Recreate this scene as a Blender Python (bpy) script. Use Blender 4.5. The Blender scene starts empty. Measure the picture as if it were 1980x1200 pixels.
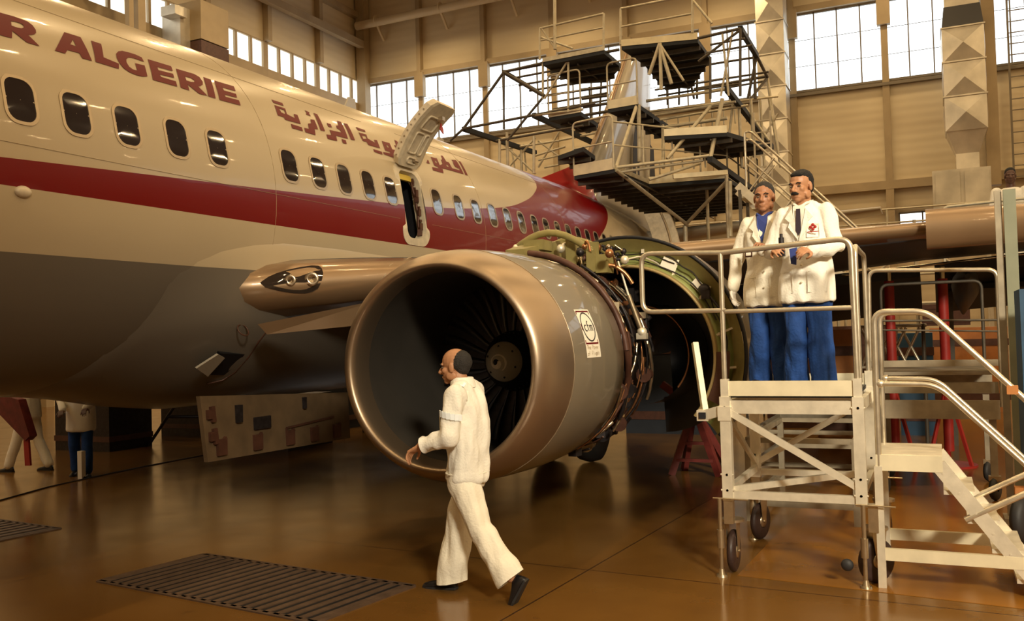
import bpy, bmesh, math, random
import numpy as np
from mathutils import Vector, Matrix, noise
from mathutils.geometry import tessellate_polygon
random.seed(7)
PI = math.pi
sc = bpy.context.scene
col = sc.collection
V = Vector

# ------------------------------------------------------------ camera, light, exposure
cd = bpy.data.cameras.new('camera'); cam = bpy.data.objects.new('camera', cd); col.objects.link(cam)
cd.sensor_fit = 'HORIZONTAL'; cd.sensor_width = 36.0
cd.lens = 36.0 * 1777.0 / 1980.0
cd.clip_start = 0.1; cd.clip_end = 300
def set_camera():
    yaw, pitch, roll = math.radians(24.77), math.radians(1.57), math.radians(-1.63)
    f = V((math.cos(yaw)*math.cos(pitch), math.sin(yaw)*math.cos(pitch), math.sin(pitch)))
    r = f.cross(V((0, 0, 1))).normalized(); u = r.cross(f)
    c, s = math.cos(roll), math.sin(roll)
    r2 = c*r + s*u; u2 = -s*r + c*u
    m = Matrix((r2, u2, -f)).transposed().to_4x4()
    m.translation = V((0, 0, 1.9)); cam.matrix_world = m
set_camera()
sc.camera = cam
sc.view_settings.view_transform = 'Standard'
sc.view_settings.look = 'None'
sc.view_settings.gamma = 1.0
sc.view_settings.use_curve_mapping = False
sc.view_settings.exposure = 0.08
w = bpy.data.worlds.new('world'); sc.world = w; w.use_nodes = True
w.node_tree.nodes['Background'].inputs[0].default_value = (0.75, 0.88, 1.0, 1)
w.node_tree.nodes['Background'].inputs[1].default_value = 3.0
LAMP_Z = 16.8
LAMP_POWER = 80.0
def lamp(x, y, z, power, size=0.24, color=(1.0, 0.70, 0.35)):
    l = bpy.data.lights.new('hangar_lamp', 'AREA'); l.shape = 'DISK'; l.size = size
    l.energy = power; l.color = color; l.spread = PI
    o = bpy.data.objects.new('hangar_lamp', l); col.objects.link(o); o.location = (x, y, z)
    return o
for ix in range(8):
    for iy in range(-4, 4):
        lx = 36.8 - ix*5.7; ly = 1.2 + iy*6.9
        for s in (-.17, .17):
            lamp(lx+s, ly+s*.5, LAMP_Z, LAMP_POWER)
# added fill light that brightens the men, behind and right of the camera
def beam_light(x, y, z, tx, ty, tz, power, size, color, spread=PI*.6):
    l = bpy.data.lights.new('added_fill_light', 'AREA'); l.shape = 'RECTANGLE'; l.size = size; l.size_y = size*.6
    l.energy = power; l.color = color; l.spread = spread
    o = bpy.data.objects.new('added_fill_light', l); col.objects.link(o); o.location = (x, y, z)
    o.rotation_euler = (V((tx, ty, tz)) - V((x, y, z))).to_track_quat('-Z', 'Y').to_euler()
beam_light(-6, -8, 9, 7.9, .5, 2.3, 265, 2.4, (1.0, .88, .66), math.radians(46))

# ------------------------------------------------------------ materials
def newmat(name):
    m = bpy.data.materials.new(name); m.use_nodes = True
    return m, m.node_tree.nodes, m.node_tree.links, m.node_tree.nodes['Principled BSDF']
MATS = {}
def mat(name, rgb, rough=.5, metal=0., coat=0., var=.0, scale=4., bump=0., bscale=30., emit=0., alpha=1., aniso=None, stretch=(1,1,1), rvar=0.):
    if name in MATS: return MATS[name]
    m, N, L, B = newmat(name)
    B.inputs['Base Color'].default_value = (*rgb, 1)
    B.inputs['Roughness'].default_value = rough
    B.inputs['Metallic'].default_value = metal
    if coat:
        B.inputs['Coat Weight'].default_value = coat; B.inputs['Coat Roughness'].default_value = .05
    if emit:
        B.inputs['Emission Color'].default_value = (*rgb, 1); B.inputs['Emission Strength'].default_value = emit
    if var or bump or rvar:
        tc = N.new('ShaderNodeTexCoord'); mp = N.new('ShaderNodeMapping'); mp.inputs['Scale'].default_value = stretch
        L.new(tc.outputs['Object'], mp.inputs[0])
    if var or rvar:
        n = N.new('ShaderNodeTexNoise'); n.inputs['Scale'].default_value = scale; n.inputs['Detail'].default_value = 5
        L.new(mp.outputs[0], n.inputs['Vector'])
    if var:
        r = N.new('ShaderNodeMapRange'); r.inputs[1].default_value = .3; r.inputs[2].default_value = .7
        r.inputs[3].default_value = 1-var; r.inputs[4].default_value = 1+var
        L.new(n.outputs['Fac'], r.inputs[0])
        mx = N.new('ShaderNodeMix'); mx.data_type = 'RGBA'; mx.blend_type = 'MULTIPLY'; mx.inputs[0].default_value = 1
        mx.inputs[6].default_value = (*rgb, 1)
        cc = N.new('ShaderNodeCombineColor')
        for i in range(3): L.new(r.outputs[0], cc.inputs[i])
        L.new(cc.outputs[0], mx.inputs[7]); L.new(mx.outputs[2], B.inputs['Base Color'])
    if rvar:
        r2 = N.new('ShaderNodeMapRange'); r2.inputs[1].default_value = .3; r2.inputs[2].default_value = .7
        r2.inputs[3].default_value = max(0, rough-rvar); r2.inputs[4].default_value = rough+rvar
        L.new(n.outputs['Fac'], r2.inputs[0]); L.new(r2.outputs[0], B.inputs['Roughness'])
    if bump:
        n2 = N.new('ShaderNodeTexNoise'); n2.inputs['Scale'].default_value = bscale; n2.inputs['Detail'].default_value = 4
        L.new(mp.outputs[0], n2.inputs['Vector'])
        b = N.new('ShaderNodeBump'); b.inputs['Strength'].default_value = bump; b.inputs['Distance'].default_value = .02
        L.new(n2.outputs['Fac'], b.inputs['Height']); L.new(b.outputs[0], B.inputs['Normal'])
    MATS[name] = m
    return m

M_alu = mat('aluminium', (.80, .74, .60), .42, .55, var=.12, scale=9, bump=.05)
M_tube = mat('galvanised_tube', (.62, .56, .44), .33, .8, var=.12, scale=14)
M_dtube = mat('dark_scaffold_tube', (.11, .095, .075), .55, .5, var=.2, scale=8)
M_tube2 = mat('pale_scaffold_tube', (.55, .50, .38), .5, .4, var=.15, scale=8)
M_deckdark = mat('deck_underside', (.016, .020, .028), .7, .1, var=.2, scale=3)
M_toe = mat('toe_board', (.78, .70, .50), .45, .3, var=.1, scale=5)
M_rubber = mat('rubber', (.02, .019, .02), .6)
M_steel = mat('steel', (.55, .46, .32), .3, .9, var=.1, scale=20)
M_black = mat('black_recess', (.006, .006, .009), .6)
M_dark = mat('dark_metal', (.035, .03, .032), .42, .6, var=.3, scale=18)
M_copper = mat('copper_pipe', (.42, .20, .09), .3, .85, var=.2, scale=20)
M_pipe = mat('bare_pipe', (.55, .47, .36), .25, .95, var=.15, scale=20)
M_brown = mat('brown_duct', (.085, .035, .022), .5, .2, var=.2, scale=12)
M_green = mat('green_primer', (.22, .24, .075), .42, .05, var=.18, scale=6, rvar=.08)
M_green2 = mat('olive_primer', (.24, .20, .07), .5, .05, var=.18, scale=6)
M_white = mat('white_cloth', (.86, .83, .74), .85, bump=.25, bscale=60)
M_white2 = mat('cream_cloth', (.84, .79, .66), .88, bump=.25, bscale=60)
M_blue = mat('blue_trousers', (.006, .045, .20), .85, var=.15, scale=12, bump=.3, bscale=50)
M_shirt = mat('blue_shirt', (.03, .05, .22), .8)
M_skin = mat('skin', (.44, .215, .11), .5, var=.06, scale=30)
M_skin2 = mat('tan_skin', (.36, .165, .085), .5, var=.06, scale=30)
M_skin3 = mat('dark_skin', (.10, .045, .03), .5)
M_hair = mat('black_hair', (.005, .004, .004), .8, bump=.4, bscale=120)
M_hair2 = mat('greying_hair', (.022, .019, .017), .8, bump=.6, bscale=120)
M_shoe = mat('black_leather', (.012, .011, .012), .3)
M_red = mat('red_paint', (.36, .012, .012), .35, coat=.5, var=.08, scale=4)
M_redpost = mat('red_post', (.35, .02, .015), .5, var=.2)
M_maroon = mat('maroon_stand', (.14, .022, .018), .5, var=.3, scale=10)
M_orange = mat('orange_wood', (.42, .16, .04), .5, var=.2)
M_bluebin = mat('blue_paint', (.02, .07, .14), .5, var=.2)
M_reflect = mat('reflective_tape', (.88, .95, 1.0), .4, .0)
M_lightmetal = mat('door_lining', (.66, .58, .44), .5, .15, var=.12, scale=14)
M_frame = mat('window_frame_metal', (.42, .34, .24), .35, .7)
M_glass_dark = mat('cabin_glass', (.018, .014, .016), .06, coat=1.)
M_yellow = mat('painted_gold_light', (.75, .55, .08), .5)
M_duct = mat('galvanised_sheet', (.62, .58, .50), .42, .65, var=.22, scale=1.2)
M_ductdark = mat('dark_band', (.05, .05, .055), .5)
M_wall = None
M_paper = mat('white_sticker', (.85, .80, .68), .5)
M_ink = mat('black_ink', (.02, .018, .018), .5)

# fuselage paint: white top, red band, white band, grey belly, by world position
def livery():
    m, N, L, B = newmat('airliner_livery')
    g = N.new('ShaderNodeNewGeometry'); sp = N.new('ShaderNodeSeparateXYZ'); L.new(g.outputs['Position'], sp.inputs[0])
    def math_(op, a, b=None, c=None):
        n = N.new('ShaderNodeMath'); n.operation = op
        for i, v in enumerate((a, b, c)):
            if v is None: continue
            if isinstance(v, (int, float)): n.inputs[i].default_value = v
            else: L.new(v, n.inputs[i])
        return n.outputs[0]
    def curve(inp, pts, x0, x1, y0, y1):
        t = math_('DIVIDE', math_('SUBTRACT', inp, x0), x1-x0)
        c = N.new('ShaderNodeFloatCurve'); L.new(t, c.inputs['Value'])
        cv = c.mapping.curves[0]
        P = [((x-x0)/(x1-x0), (y-y0)/(y1-y0)) for x, y in pts]
        cv.points[0].location = P[0]; cv.points[1].location = P[-1]
        for p in P[1:-1]: cv.points.new(*p)
        for p in cv.points: p.handle_type = 'AUTO'
        c.mapping.update()
        return math_('ADD', math_('MULTIPLY', c.outputs[0], y1-y0), y0)
    X, Z = sp.outputs[0], sp.outputs[2]
    fU = curve(X, [(-4, 2.83), (4.6, 3.29), (9.7, 3.575), (10.8, 3.655), (12, 3.78), (13.2, 3.95), (13.95, 4.12), (14.8, 4.39), (15.5, 4.72), (15.75, 5.0), (15.85, 5.6), (30, 6.4)], -4, 30, 2, 6.5)
    fE = curve(Z, [(2, 14.2), (3.1, 15.9), (3.8, 17.45), (4.39, 18.9), (4.83, 19.95), (5.05, 20.7), (5.4, 21.4), (6.5, 21.8)], 2, 6.5, 12, 24)
    red = math_('MULTIPLY', math_('LESS_THAN', Z, fU), math_('GREATER_THAN', Z, 3.085))
    red = math_('MULTIPLY', red, math_('LESS_THAN', X, fE))
    grey = math_('LESS_THAN', Z, 2.62)
    n = N.new('ShaderNodeTexNoise'); n.inputs['Scale'].default_value = 1.3; n.inputs['Detail'].default_value = 6
    L.new(g.outputs['Position'], n.inputs['Vector'])
    def mixc(fac, a, b):
        mx = N.new('ShaderNodeMix'); mx.data_type = 'RGBA'
        L.new(fac, mx.inputs[0]) if not isinstance(fac, float) else None
        for i, v in ((6, a), (7, b)):
            if isinstance(v, tuple): mx.inputs[i].default_value = (*v, 1)
            else: L.new(v, mx.inputs[i])
        return mx.outputs[2]
    c = mixc(n.outputs['Fac'], (.47, .385, .26), (.53, .44, .295))
    c = mixc(grey, c, (.155, .135, .11))
    c = mixc(red, c, (.17, .001, .003))
    L.new(c, B.inputs['Base Color'])
    B.inputs['Roughness'].default_value = .30
    B.inputs['Specular IOR Level'].default_value = .3; B.inputs['Coat Weight'].default_value = .18; B.inputs['Coat Roughness'].default_value = .04
    n2 = N.new('ShaderNodeTexNoise'); n2.inputs['Scale'].default_value = 2.2; n2.inputs['Detail'].default_value = 3
    L.new(g.outputs['Position'], n2.inputs['Vector'])
    b = N.new('ShaderNodeBump'); b.inputs['Strength'].default_value = .06; b.inputs['Distance'].default_value = .05
    L.new(n2.outputs['Fac'], b.inputs['Height']); L.new(b.outputs[0], B.inputs['Normal']); L.new(b.outputs[0], B.inputs['Coat Normal'])
    return m
M_livery = livery()
M_decal = mat('red_lettering', (.125, .001, .002), .5, coat=0)
M_decal.node_tree.nodes['Principled BSDF'].inputs['Specular IOR Level'].default_value = .25
M_lip = mat('inlet_lip_metal', (.38, .29, .205), .38, .9)
M_cowl = mat('cowl_paint', (.19, .16, .115), .42, .0, coat=.6, var=.03, scale=2)
M_fan = mat('fan_titanium', (.06, .062, .075), .35, .8)
M_spin = mat('spinner_paint', (.50, .47, .40), .4, .2)
M_liner = mat('inlet_liner', (.055, .048, .04), .5, .3, var=.1, scale=3)
M_wingmetal = mat('wing_leading_metal', (.30, .20, .115), .36, .45, coat=.3, var=.06, scale=2)
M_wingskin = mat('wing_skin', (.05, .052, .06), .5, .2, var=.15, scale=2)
M_fin = mat('fin_paint', (.40, .36, .29), .38, coat=.4, var=.06, scale=1)
M_panel = mat('access_panel', (.13, .085, .045), .6, .1, var=.18, scale=5)

def wallmat():
    m, N, L, B = newmat('corrugated_cladding')
    g = N.new('ShaderNodeNewGeometry'); sp = N.new('ShaderNodeSeparateXYZ'); L.new(g.outputs['Position'], sp.inputs[0])
    mm = N.new('ShaderNodeMath'); mm.operation = 'MULTIPLY'; L.new(sp.outputs[2], mm.inputs[0]); mm.inputs[1].default_value = 2*PI/.33
    s = N.new('ShaderNodeMath'); s.operation = 'SINE'; L.new(mm.outputs[0], s.inputs[0])
    b = N.new('ShaderNodeBump'); b.inputs['Strength'].default_value = .10; b.inputs['Distance'].default_value = .03
    L.new(s.outputs[0], b.inputs['Height']); L.new(b.outputs[0], B.inputs['Normal'])
    n = N.new('ShaderNodeTexNoise'); n.inputs['Scale'].default_value = .25; n.inputs['Detail'].default_value = 5
    mp = N.new('ShaderNodeMapping'); mp.inputs['Scale'].default_value = (.6, .6, 3)
    L.new(g.outputs['Position'], mp.inputs[0]); L.new(mp.outputs[0], n.inputs['Vector'])
    cr = N.new('ShaderNodeValToRGB'); cr.color_ramp.elements[0].color = (.60, .50, .34, 1); cr.color_ramp.elements[1].color = (.76, .66, .47, 1)
    cr.color_ramp.elements[0].position = .3; cr.color_ramp.elements[1].position = .7
    L.new(n.outputs['Fac'], cr.inputs[0]); L.new(cr.outputs[0], B.inputs['Base Color'])
    B.inputs['Roughness'].default_value = .7
    return m
M_wall = wallmat()
M_col = mat('column_paint', (.40, .31, .19), .6, var=.12, scale=1)
M_mull = mat('mullion', (.20, .17, .13), .6)
M_ceiling = mat('ceiling_sheet', (.42, .34, .24), .8)

def floormat():
    m, N, L, B = newmat('painted_concrete')
    g = N.new('ShaderNodeNewGeometry')
    n = N.new('ShaderNodeTexNoise'); n.inputs['Scale'].default_value = .55; n.inputs['Detail'].default_value = 8; n.inputs['Roughness'].default_value = .6
    L.new(g.outputs['Position'], n.inputs['Vector'])
    cr = N.new('ShaderNodeValToRGB'); e = cr.color_ramp.elements
    e[0].position = .3; e[0].color = (.135, .062, .014, 1); e[1].position = .72; e[1].color = (.19, .095, .022, 1)
    L.new(n.outputs['Fac'], cr.inputs[0])
    # dark stains
    n3 = N.new('ShaderNodeTexNoise'); n3.inputs['Scale'].default_value = 3.1; n3.inputs['Detail'].default_value = 8
    L.new(g.outputs['Position'], n3.inputs['Vector'])
    r3 = N.new('ShaderNodeMapRange'); r3.inputs[1].default_value = .68; r3.inputs[2].default_value = .80
    L.new(n3.outputs['Fac'], r3.inputs[0])
    mx = N.new('ShaderNodeMix'); mx.data_type = 'RGBA'; L.new(r3.outputs[0], mx.inputs[0])
    L.new(cr.outputs[0], mx.inputs[6]); mx.inputs[7].default_value = (.075, .036, .012, 1)
    # slab joints
    br = N.new('ShaderNodeTexBrick'); br.offset = 0; br.inputs['Scale'].default_value = 1
    br.inputs['Mortar Size'].default_value = .008; br.inputs['Brick Width'].default_value = 4.2; br.inputs['Row Height'].default_value = 4.2
    mp = N.new('ShaderNodeMapping'); mp.inputs['Rotation'].default_value = (0, 0, math.radians(4)); mp.inputs['Location'].default_value = (1.6, 1.1, 0)
    L.new(g.outputs['Position'], mp.inputs[0]); L.new(mp.outputs[0], br.inputs['Vector'])
    mx2 = N.new('ShaderNodeMix'); mx2.data_type = 'RGBA'
    L.new(br.outputs['Fac'], mx2.inputs[0]); L.new(mx.outputs[2], mx2.inputs[6]); mx2.inputs[7].default_value = (.045, .022, .01, 1)
    L.new(mx2.outputs[2], B.inputs['Base Color'])
    n2 = N.new('ShaderNodeTexNoise'); n2.inputs['Scale'].default_value = 1.6; n2.inputs['Detail'].default_value = 6
    L.new(g.outputs['Position'], n2.inputs['Vector'])
    r = N.new('ShaderNodeMapRange'); r.inputs[3].default_value = .11; r.inputs[4].default_value = .24
    L.new(n2.outputs['Fac'], r.inputs[0]); L.new(r.outputs[0], B.inputs['Roughness'])
    B.inputs['Specular IOR Level'].default_value = .33
    return m
M_floor = floormat()
def glowglass(name, color, strength):
    m, N, L, B = newmat(name)
    B.inputs['Base Color'].default_value = (.3, .32, .35, 1); B.inputs['Roughness'].default_value = .3
    B.inputs['Emission Color'].default_value = (*color, 1); B.inputs['Emission Strength'].default_value = strength
    return m
M_day = glowglass('daylit_glazing', (.86, .95, 1.0), 1.9)
M_day2 = glowglass('warm_daylit_glazing', (1.0, .97, .84), 1.5)

# ------------------------------------------------------------ mesh builder
class MB:
    def __init__(s): s.v = []; s.f = []; s.sm = []
    def add(s, vs, fs, smooth=False):
        o = len(s.v); s.v += [V(p) for p in vs]
        for f in fs: s.f.append([i+o for i in f]); s.sm.append(smooth)
        return s
    def hexa(s, p):  # 8 points: bottom 4, top 4
        return s.add(p, [(3,2,1,0), (4,5,6,7), (0,1,5,4), (1,2,6,5), (2,3,7,6), (3,0,4,7)])
    def box(s, c, d, rz=0, bev=0):
        x, y, z = d[0]/2, d[1]/2, d[2]/2
        P = [(-x,-y,-z), (x,-y,-z), (x,y,-z), (-x,y,-z), (-x,-y,z), (x,-y,z), (x,y,z), (-x,y,z)]
        cs, sn = math.cos(rz), math.sin(rz)
        return s.hexa([(c[0]+a*cs-b*sn, c[1]+a*sn+b*cs, c[2]+g) for a, b, g in P])
    def beam(s, p, q, w, h=None, up=(0,0,1)):
        h = h or w; p = V(p); q = V(q); d = (q-p).normalized(); up = V(up)
        if abs(d.dot(up)) > .98: up = V((1,0,0))
        a = d.cross(up).normalized()*w/2; b = a.cross(d).normalized()*h/2
        return s.hexa([p-a-b, p+a-b, q+a-b, q-a-b, p-a+b, p+a+b, q+a+b, q-a+b])
    def tube(s, pts, r, n=10, closed=False, caps=True):
        pts = [V(p) for p in pts]; m = len(pts)
        if isinstance(r, (int, float)): r = [r]*m
        tang = []
        for i in range(m):
            a = pts[i-1] if (i > 0 or closed) else pts[i]
            b = pts[(i+1) % m] if (i < m-1 or closed) else pts[i]
            t = (b-a)
            tang.append(t.normalized() if t.length > 1e-9 else V((0,0,1)))
        nrm = tang[0].orthogonal().normalized(); rings = []
        for i in range(m):
            nrm = (nrm - tang[i]*nrm.dot(tang[i])).normalized(); bi = tang[i].cross(nrm)
            rings.append([pts[i] + r[i]*(math.cos(2*PI*k/n)*nrm + math.sin(2*PI*k/n)*bi) for k in range(n)])
        vs = [p for R in rings for p in R]; fs = []
        for i in range(m if closed else m-1):
            j = (i+1) % m
            for k in range(n):
                fs.append((i*n+k, i*n+(k+1)%n, j*n+(k+1)%n, j*n+k))
        s.add(vs, fs, True)
        if caps and not closed:
            s.add(rings[0], [tuple(range(n-1, -1, -1))]); s.add(rings[-1], [tuple(range(n))])
        return s
    def cyl(s, p, q, r1, r2=None, n=16): return s.tube([p, q], [r1, r1 if r2 is None else r2], n)
    def lathe(s, o, ax, prof, n=32, a0=0, a1=2*PI, up=None, sy=1., smooth=True):
        # prof: list of (along, radius)
        o = V(o); ax = V(ax).normalized(); u = V(up) if up else ax.orthogonal(); u = (u-ax*u.dot(ax)).normalized(); w = ax.cross(u)
        full = abs(a1-a0-2*PI) < 1e-6; m = n if full else n+1
        vs = []
        for t, r in prof:
            for k in range(m):
                a = a0+(a1-a0)*k/n
                vs.append(o+ax*t+u*(r*math.cos(a))+w*(r*sy*math.sin(a)))
        fs = []
        for i in range(len(prof)-1):
            for k in range(n if full else n):
                k2 = (k+1) % m
                fs.append((i*m+k, i*m+k2, (i+1)*m+k2, (i+1)*m+k))
        return s.add(vs, fs, smooth)
    def ell(s, c, r, n=14, m=10, M=None):
        c = V(c); vs = []; fs = []
        if isinstance(r, (int, float)): r = (r, r, r)
        for i in range(m+1):
            t = PI*i/m
            for k in range(n):
                a = 2*PI*k/n
                p = V((r[0]*math.sin(t)*math.cos(a), r[1]*math.sin(t)*math.sin(a), r[2]*math.cos(t)))
                if M: p = M @ p
                vs.append(c+p)
        for i in range(m):
            for k in range(n):
                q = (i*n+k, (i+1)*n+k, (i+1)*n+(k+1)%n, i*n+(k+1)%n)
                fs.append(q)
        return s.add(vs, fs, True)
    def cone(s, p, q, r1, r2, n=14):   # capsule with round ends
        p, q = V(p), V(q); s.ell(p, r1, n, 8); s.ell(q, r2, n, 8); s.tube([p, q], [r1, r2], n); return s
    def loft(s, secs, caps=True, smooth=True, closed=True):
        n = len(secs[0]); vs = [p for S_ in secs for p in S_]; fs = []
        for i in range(len(secs)-1):
            for k in range(n if closed else n-1):
                k2 = (k+1) % n
                fs.append((i*n+k, i*n+k2, (i+1)*n+k2, (i+1)*n+k))
        s.add(vs, fs, smooth)
        if caps:
            s.add(secs[0], [tuple(range(n-1, -1, -1))]); s.add(secs[-1], [tuple(range(n))])
        return s
    def slab(s, poly, z0, z1):  # horizontal polygon extruded
        n = len(poly)
        vs = [(x, y, z0) for x, y in poly]+[(x, y, z1) for x, y in poly]
        fs = [tuple(range(n-1, -1, -1)), tuple(range(n, 2*n))]+[(i, (i+1)%n, n+(i+1)%n, n+i) for i in range(n)]
        return s.add(vs, fs)
    def prism(s, pts, off):  # polygon of 3d points extruded by vector
        n = len(pts); off = V(off); pts = [V(p) for p in pts]
        vs = pts+[p+off for p in pts]
        fs = [tuple(range(n-1, -1, -1)), tuple(range(n, 2*n))]+[(i, (i+1)%n, n+(i+1)%n, n+i) for i in range(n)]
        return s.add(vs, fs)
def fillet(pts, r, n=6, closed=False):
    pts = [V(p) for p in pts]; out = []; m = len(pts)
    for i, p in enumerate(pts):
        if not closed and i in (0, m-1): out.append(p); continue
        a = pts[i-1]-p; b = pts[(i+1) % m]-p
        ra = min(r, a.length*.49, b.length*.49); A = p+a.normalized()*ra; Bq = p+b.normalized()*ra
        for k in range(n+1):
            t = k/n; out.append((1-t)**2*A+2*t*(1-t)*p+t*t*Bq)
    return out

ROOTLOC = {}
def worldloc(o):
    l = V((0,0,0))
    while o is not None: l = l+o.location; o = o.parent
    return l
def mesh_obj(name, mb, m, parent=None, loc=None, recalc=True):
    """mb in world coordinates; object placed at loc (or parent's spot)"""
    base = V(loc) if loc is not None else (worldloc(parent) if parent is not None else V((0,0,0)))
    me = bpy.data.meshes.new(name)
    me.from_pydata([tuple(p-base) for p in mb.v], [], mb.f)
    me.polygons.foreach_set('use_smooth', mb.sm)
    if recalc:
        bm = bmesh.new(); bm.from_mesh(me); bmesh.ops.recalc_face_normals(bm, faces=bm.faces[:]); bm.to_mesh(me); bm.free()
    me.materials.append(m); me.update()
    o = bpy.data.objects.new(name, me); col.objects.link(o)
    if parent is not None:
        o.parent = parent; o.location = base-worldloc(parent)
    else: o.location = base
    return o
def root(name, label, cat, loc=(0,0,0), group=None):
    o = bpy.data.objects.new(name, None); col.objects.link(o); o.location = loc; o.empty_display_size = .3
    o['label'] = label; o['category'] = cat
    if group: o['group'] = group
    return o
def tag(o, label, cat, group=None):
    o['label'] = label; o['category'] = cat
    if group: o['group'] = group
    return o
def centre(mb):
    a = np.array([tuple(p) for p in mb.v]); lo, hi = a.min(0), a.max(0)
    return V(((lo[0]+hi[0])/2, (lo[1]+hi[1])/2, lo[2]))
def thing(name, mb, m, label, cat, group=None):
    return tag(mesh_obj(name, mb, m, None, centre(mb)), label, cat, group)
def struct(name, mb, m, parent=None, label=None):
    o = mesh_obj(name, mb, m, parent, None if parent is not None else centre(mb))
    if parent is None: o['kind'] = 'structure'
    if label: o['label'] = label
    return o
def copy_tree(o, parent=None):
    c = o.copy(); col.objects.link(c)
    if parent is not None: c.parent = parent
    for ch in list(o.children): copy_tree(ch, c)
    return c
M_lampcover = mat('lamp_cover_glass', (.03, .022, .018), .05, coat=1.)
M_steelgold = mat('tan_lip', (.36, .27, .12), .4, .3)
M_black2 = mat('dark_composite', (.012, .014, .018), .35, coat=.2)
M_rubberbrown = mat('worn_rubber', (.035, .018, .015), .5, rvar=.1, var=.3, scale=30)
M_paleboard = mat('pale_strut', (.70, .64, .48), .5, .2, var=.1, scale=12)
M_oldalu = mat('dull_aluminium', (.34, .29, .21), .5, .4, var=.2, scale=6)
M_postgreen = mat('green_grey_paint', (.24, .25, .17), .5, .1, var=.1)
M_tie = mat('dark_tie', (.03, .018, .03), .6)
M_glove = mat('white_glove', (.82, .78, .72), .8)
LATIN = [[[[4.619,36.14],[4.69,36.44],[4.802,36.75],[4.873,36.7],[4.922,36.56],[4.953,35.64],[4.96,34.22],[4.947,33.11],[4.921,32.29],[4.892,31.79],[4.852,31.33],[4.917,28.61],[4.807,28.52],[4.748,30.12],[4.713,30.99],[4.68,28.48],[4.635,28.31],[4.582,28.29],[4.516,28.11]],[[4.75,34.46],[4.781,34.75],[4.83,34.88],[4.853,34.6],[4.854,33.98],[4.842,33.41],[4.816,32.96],[4.777,32.74],[4.732,32.8]]],[[[5.269,37.27],[5.429,37.43],[5.413,29.16],[5.316,29.01],[5.31,30.59],[5.194,30.39],[5.151,28.8],[5.055,28.74]],[[5.319,35.24],[5.314,32.9],[5.257,32.87]]],[[[5.536,37.47],[5.64,37.52],[5.572,31.96],[5.722,31.35],[5.69,29.31],[5.45,29.26]]],[[[6.082,37.55],[6.021,37.97],[5.952,37.9],[5.866,37.58],[5.807,36.7],[5.759,35.27],[5.735,33.61],[5.732,31.78],[5.756,30.12],[5.804,29.29],[5.875,29.01],[5.945,29.17],[6.012,29.86],[6.053,34.13],[5.939,33.79],[5.915,30.95],[5.866,30.82],[5.834,31.48],[5.83,32.95],[5.849,34.23],[5.897,35.46],[5.962,35.85],[6.077,35.75]]],[[[6.155,37.7],[6.445,38.11],[6.421,35.83],[6.224,35.42],[6.213,34.1],[6.399,34.59],[6.382,32.89],[6.197,32.32],[6.198,31.42],[6.377,31.57],[6.359,29.49],[6.064,29.17]]],[[[6.496,37.69],[6.739,38.11],[6.793,37.4],[6.798,35.49],[6.767,33.98],[6.711,32.87],[6.676,32.51],[6.747,29.6],[6.632,29.33],[6.53,31.83],[6.509,29.44],[6.402,29.54]],[[6.561,35.17],[6.639,35.45],[6.676,34.79],[6.652,33.88],[6.601,33.55],[6.545,33.5]]],[[[6.86,38.12],[6.963,38.1],[6.855,29.51],[6.757,29.53]]],[[[7.01,38.22],[7.305,38.69],[7.275,36.23],[7.078,35.85],[7.07,34.62],[7.249,34.88],[7.227,33.08],[7.042,32.69],[7.034,31.71],[7.234,32.1],[7.216,29.92],[6.908,29.47]]]]
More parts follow.
